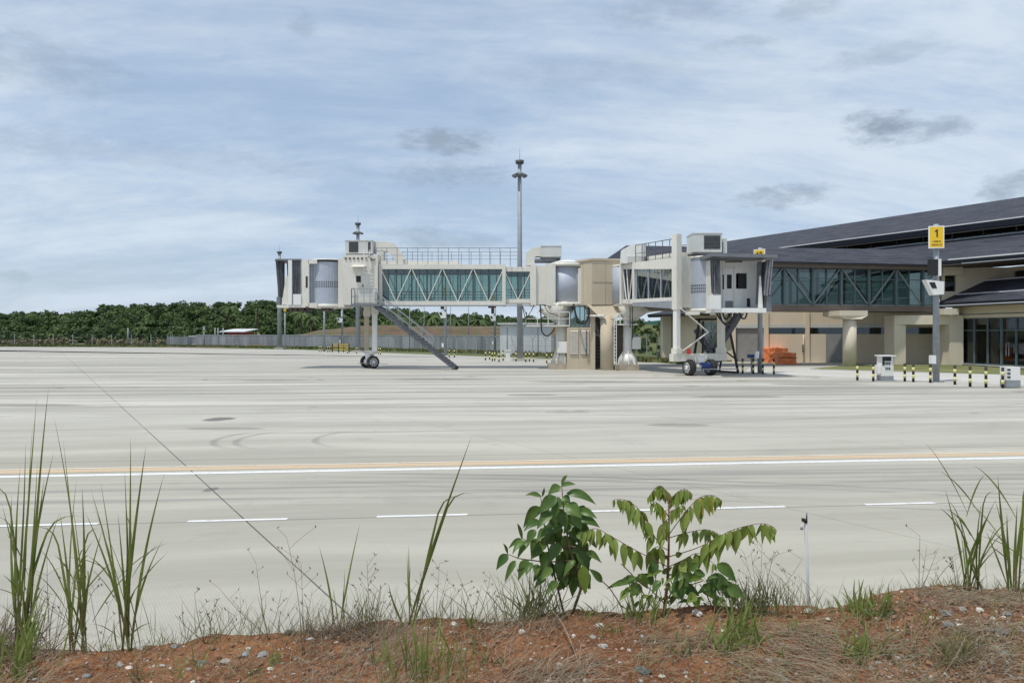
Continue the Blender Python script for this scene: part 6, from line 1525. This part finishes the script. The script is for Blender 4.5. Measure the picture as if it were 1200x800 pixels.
weed('fine seed-head stems above the spiky tuft', 890, 722, [(872, 648, 0, 5), (880, 645, 0, 4), (907, 645, .02, 5), (893, 640, 0, 5), (940, 655, .1, 7)], 'straw')
weed('two hair-thin stems left of the right tall grass', 1076, 700, [(1078, 628, 0, 3), (1086, 640, 0, 2), (1100, 640, .02, 2)], 'straw')
weed('dark knobbly weed beside the left fan of the right clumps', 1119, 692, [(1116, 652, 0, 9)])
weed('long arching straw on the crest left of the right weeds', 1092, 690, [(1052, 690, -.02, 0), (1045, 700, -.3, 0)], 'straw')
weed('dark forked twig in the lower right soil', 964, 770, [(992, 738, 0, 2), (962, 745, 0, 2), (1020, 742, .03, 2)])
def stalk(label, px0, py0, px1, py1, sag, w=.007):
    a = gp_(px0, py0); b_ = gp_(px1, py1) + V((0, 0, .03)); m_ = MB(); ribbon(m_, curve(a, b_, sag, .02, 10), w, .3)
    tag(m_.build('dry_stalk', 'straw', None, tuple(a)), label, 'dry stalk', 'dry stalks fallen over the soil')
stalk('pale fallen stalk curving down the middle of the bare soil', 682, 792, 640, 714, .18); stalk('pale fallen stalk at the left of the bare soil', 648, 797, 604, 733, .1)
stalk('bent pale stalk at the bottom right of the bare soil', 778, 780, 768, 750, .1, .005); stalk('pale bowed leaf on the soil under the slab joint', 372, 792, 338, 778, .25); stalk('white dry leaf at the bottom left corner', 22, 796, 28, 776, .3)
# leaves -----------------------------------------------------------------
def leaf(mb, b_, t_, w, droop=.25, facing=None, fold=.25, n=8, wave=.0):
    b_, t_ = V(b_), V(t_); L = (t_ - b_).length; d = (t_ - b_).normalized()
    f = facing if facing is not None else V((random.uniform(-.5, .5), -1, random.uniform(.1, .9)))
    s = d.cross(f).normalized(); nr = s.cross(d).normalized(); k = len(mb.v)
    ctrl = (b_ + t_) / 2 + V((0, 0, droop * L)) - V((0, .0, 0)) + nr * L * .05
    pv = None
    for i in range(n + 1):
        u = i / n; p = b_ * (1 - u) ** 2 + ctrl * 2 * u * (1 - u) + t_ * u * u
        ww = w * .5 * (math.sin(PI * u ** .80) ** .9 if 0 < u < 1 else 0) * (1.12 - .42 * u); cu_ = ww * fold; wv_ = wave * w * math.sin(u * 11)
        mb.v += [p - s * ww + nr * (-cu_ * 0 + cu_ + wv_), p - s * ww * .5 + nr * cu_ * .35, p, p + s * ww * .5 + nr * cu_ * .35, p + s * ww + nr * (cu_ - wv_)]
    for i in range(n):
        for j in range(4): a = k + i * 5 + j; mb.f.append((a, a + 1, a + 6, a + 5)); mb.sm.append(True)
random.seed(71)
c = gp_(668, 722); YP = c.y
PL = thing('broad_leaved_plant', tuple(c), 'young plant with broad drooping dark green leaves left of the other one', 'plant')
def q1(a, b_, dy=0): return P(570 + a / 4.706, 550 + b_ / 4.706, YP + dy)
MB().path([c - V((0, 0, .02)), q1(520, 660), q1(500, 560), q1(455, 420), q1(430, 260), q1(415, 90)], [.007, .0065, .006, .0045, .0035, .002], 7).build('stem', 'stem', PL)
MB().path([c - V((0, 0, .02)) + V((-.02, .01, 0)), q1(370, 560, .03), q1(340, 430, .04), q1(310, 250, .05), q1(300, 150, .05)], [.005, .0045, .0035, .003, .0015], 6).build('stem', 'stem', PL)
for pts in ([(480, 500), (330, 510), (180, 490), (115, 465)], [(460, 440), (360, 400), (230, 395), (190, 375)], [(430, 260), (480, 250), (520, 270)], [(490, 540), (440, 585), (380, 600)], [(455, 420), (510, 430), (550, 450)]):
    MB().path([q1(*p) for p in pts], [.0035, .003, .0025, .0015][:len(pts)], 5).build('branch', 'stem', PL)
LV = [((415, 92), (446, 36), 34), ((412, 95), (345, 138), 62), ((410, 90), (487, 84), 34), ((440, 130), (592, 190), 62), ((305, 150), (222, 142), 34), ((308, 150), (318, 102), 22), ((300, 205), (212, 312), 78),
      ((385, 148), (292, 240), 85), ((400, 150), (370, 250), 70), ((508, 222), (602, 266), 56), ((505, 270), (616, 316), 64), ((440, 195), (520, 262), 90), ((420, 150), (460, 185), 60), ((370, 215), (380, 310), 82), ((360, 235), (285, 320), 70), ((400, 230), (440, 320), 84), ((455, 195), (360, 225), 48),
      ((300, 285), (214, 335), 58), ((345, 305), (320, 400), 70), ((420, 300), (312, 370), 88), ((198, 385), (172, 304), 24), ((195, 380), (127, 432), 34), ((205, 388), (148, 460), 44), ((118, 466), (94, 412), 22), ((118, 465), (60, 546), 62), ((162, 500), (105, 612), 44),
      ((232, 495), (180, 602), 68), ((245, 510), (222, 575), 60), ((238, 395), (176, 486), 54), ((270, 330), (225, 420), 58), ((285, 380), (250, 470), 66), ((280, 520), (272, 588), 50), ((330, 390), (290, 460), 70), ((350, 450), (305, 555), 80), ((405, 405), (352, 505), 84), ((430, 360), (446, 482), 76), ((470, 430), (520, 470), 60), ((500, 350), (545, 400), 54), ((560, 382), (604, 432), 40), ((548, 452), (628, 510), 48), ((440, 470), (380, 560), 76),
      ((410, 500), (395, 600), 70), ((360, 540), (305, 610), 60), ((330, 590), (270, 650), 50), ((480, 300), (430, 350), 70), ((470, 250), (520, 330), 74), ((340, 330), (280, 400), 60), ((310, 430), (250, 490), 66), ((520, 390), (535, 520), 96), ((510, 440), (560, 560), 88), ((500, 590), (470, 680), 74), ((420, 560), (440, 640), 56), ((395, 620), (330, 690), 56), ((490, 500), (430, 590), 50)]
lm = {k: MB() for k in 'ab'}
for i, (a, b_, w) in enumerate(LV):
    dy = random.uniform(-.07, .07); m_ = MB(); leaf(m_, q1(a[0], a[1], dy * .6), q1(a[0] + (b_[0] - a[0]) * 1.1, a[1] + (b_[1] - a[1]) * 1.1, dy - .02), w / 4.706 / FPX * YP * .86, random.uniform(.12, .3), wave=.03)
    m_.build('leaf', 'leaf_dark', PL)
for i in range(70):
    a = (random.uniform(290, 530), random.uniform(190, 540)) if i < 44 else (random.uniform(400, 560), random.uniform(400, 610)); ang = random.uniform(.7, 2.4); L = random.uniform(60, 110); b_ = (a[0] + math.cos(ang) * L, a[1] + math.sin(ang) * L)
    dy = random.uniform(.0, .12); m_ = MB(); leaf(m_, q1(*a, dy), q1(*b_, dy + .03), random.uniform(42, 62) / 4.706 / FPX * YP, .2); m_.build('leaf', 'leaf_dark', PL)
m_ = MB(); leaf(m_, q1(535, 525, -.05), q1(545, 690, -.05), 70 / 4.706 / FPX * YP, .05); m_.build('leaf', 'leaf_light', PL)['label'] = 'yellowish green leaf'
c = gp_(778, 722); YP = c.y
P2 = thing('compound_leaved_plant', tuple(c), 'young plant with long fronds of hanging light green leaflets beside the white dashed line', 'plant')
def q2(a, b_, dy=0): return P(680 + a / 5, 560 + b_ / 5, YP + dy)
MB().path([c - V((0, 0, .02)), q2(495, 740), q2(512, 600), q2(518, 420), q2(520, 240), q2(515, 90)], [.008, .0075, .0065, .005, .0035, .0018], 7).build('stem', 'stem_red', P2)
fr_l = [([(512, 480), (430, 330), (350, 190), (270, 130), (200, 125)], 1.0, 18, 92, 0.0), ([(520, 330), (600, 220), (690, 120), (770, 100), (820, 125)], 1.0, 18, 98, 0.03), ([(515, 150), (490, 60), (450, 50), (400, 110)], .9, 11, 74, .05), ([(518, 150), (560, 90), (610, 65), (650, 85)], .9, 11, 74, .02),
        ([(505, 515), (330, 425), (180, 340), (90, 295), (10, 320)], 1.0, 17, 100, -.06), ([(518, 460), (680, 410), (800, 350), (900, 300), (1060, 265), (1140, 290)], 1.0, 22, 110, -.05), ([(520, 350), (620, 320), (740, 300), (820, 330)], 1.0, 13, 84, .06),
        ([(518, 240), (500, 250), (480, 300), (490, 360)], 1.0, 8, 84, -.1), ([(515, 520), (600, 480), (690, 440), (780, 500)], 1.0, 10, 96, .03), ([(512, 420), (460, 400), (410, 430), (420, 500)], 1.0, 8, 90, .05), ([(520, 230), (480, 170), (440, 140), (420, 160)], .9, 8, 76, -.04), ([(520, 200), (560, 180), (600, 160)], .9, 7, 80, -.04)]
random.seed(81)
for (pts, sc, nl, Ll, dyo) in fr_l:
    pts3 = [q2(a, b_, dyo * i / (len(pts) - 1) * 2) for i, (a, b_) in enumerate(pts)]
    out = []
    for i in range(len(pts3) - 1):
        p0, p1, p2, p3 = pts3[max(i - 1, 0)], pts3[i], pts3[i + 1], pts3[min(i + 2, len(pts3) - 1)]
        for k in range(6):
            u = k / 6; out.append(.5 * ((2 * p1) + (p2 - p0) * u + (2 * p0 - 5 * p1 + 4 * p2 - p3) * u * u + (3 * p1 - p0 - 3 * p2 + p3) * u ** 3))
    out.append(pts3[-1]); ra_ = MB().path(out, [.0022 * (1 - .6 * k / len(out)) for k in range(len(out))], 5).build('frond', 'stem_red', P2)
    nl = int(nl * .74)
    for k in range(nl):
        f = .28 + .72 * k / (nl - 1); p = out[min(int(f * (len(out) - 1)), len(out) - 1)]
        for s_ in (-1, 1):
            L = Ll / 5 / FPX * YP * random.uniform(1.0, 1.55) * (1.0 - .45 * max(0, f - .6) / .4)
            dvec = V((random.gauss(0, .26) + .14 * s_, s_ * .38 + random.gauss(0, .1), -1)).normalized()
            m_ = MB(); leaf(m_, p, p + dvec * L, L * random.uniform(.30, .38), .10, V((random.uniform(-.8, .8), -1 * s_ if random.random() < .2 else -1, .3)), .3, 6)
            m_.build('leaflet', 'leaf_yellow' if random.random() < .03 else 'leaf_light', ra_)
for (a, b_, w, mt) in (((735, 600), (900, 660), 110, 0), ((800, 500), (915, 612), 76, 0), ((720, 620), (800, 720), 90, 0), ((560, 560), (640, 640), 90, 0), ((560, 600), (600, 720), 90, 0), ((640, 540), (700, 500), 50, 0), ((660, 600), (590, 560), 60, 0), ((340, 560), (395, 650), 70, 1), ((320, 600), (150, 650), 40, 0), ((350, 620), (290, 700), 80, 0), ((430, 620), (360, 560), 60, 0),
        ((430, 480), (440, 590), 56, 0), ((470, 600), (420, 680), 50, 0), ((600, 640), (700, 690), 70, 0), ((680, 680), (620, 730), 60, 1), ((860, 640), (960, 700), 80, 0), ((850, 700), (930, 620), 60, 0), ((130, 610), (50, 530), 44, 0), ((480, 560), (540, 520), 36, 0), ((730, 560), (650, 580), 60, 0), ((610, 560), (540, 620), 50, 0), ((260, 600), (330, 580), 40, 0), ((420, 500), (415, 590), 50, 0), ((280, 660), (230, 720), 50, 1), ((700, 740), (640, 700), 60, 1), ((770, 730), (860, 720), 60, 1), ((840, 600), (870, 700), 90, 0), ((920, 640), (890, 760), 60, 1), ((560, 460), (600, 440), 36, 0), ((475, 470), (520, 455), 30, 0)):
    dy = random.uniform(-.06, .10); m_ = MB(); leaf(m_, q2(a[0], a[1], dy), q2(b_[0], b_[1], dy - .02), w / 5 / FPX * YP, random.uniform(.05, .25), wave=.03)
    m_.build('leaf', 'leaf_light' if mt else 'leaf_dark', P2)
for i in range(60):
    a = (random.uniform(280, 880), random.uniform(560, 730)); ang = random.uniform(-.6, 2.9); L = random.uniform(35, 85); b_ = (a[0] + math.cos(ang) * L, a[1] + math.sin(ang) * L)
    dy = random.uniform(-.06, .12); m_ = MB(); leaf(m_, q2(*a, dy), q2(*b_, dy + random.uniform(-.03, .03)), L * random.uniform(.25, .48) / 5 / FPX * YP, .2, wave=.02); m_.build('leaf', random.choice(('leaf_dark', 'leaf_dark', 'leaf_light')), P2)
for pts in ([(500, 740), (400, 640), (330, 600), (300, 560)], [(500, 740), (600, 640), (720, 600)], [(250, 760), (170, 640), (80, 560)], [(440, 780), (380, 690), (300, 560), (240, 500)], [(790, 790), (740, 680), (700, 620)], [(640, 750), (560, 660), (530, 600)], [(500, 720), (560, 640), (680, 560)]):
    MB().path([q2(a, b_, .02) for a, b_ in pts], .0025, 5).build('twig', 'stem_red', P2)
# white pipe -----------------------------------------------------------
b_ = V((X(951, 3.42), 3.42, .9)); tp = P(944.3, 611, 3.36)
pp = thing('white_pipe', (b_.x, b_.y, b_.z), 'thin white plastic pipe standing on the bank with a black clamp at its top', 'pipe')
MB().tube(b_, tp, .0074, .0068, 14).build('pipe', 'pvc', pp)
MB().tube(tp - V((0, 0, .004)), tp + V((-.001, 0, .012)), .0082, n=14).build('clamp', 'black', pp)
MB().box(tp.x - .018, tp.x - .008, tp.y - .010, tp.y + .006, tp.z + .001, tp.z + .016).build('clamp_screw', 'black', pp)
MB().tube(tp + V((.004, 0, .012)), tp + V((.004, 0, .042)), .0035, n=8).build('bolt', 'greymetal', pp)
MB().tube(tp + V((-.022, -.005, -.035)), tp + V((-.018, -.005, -.012)), .008, .006, 8).build('white_tag', 'pvc', pp)
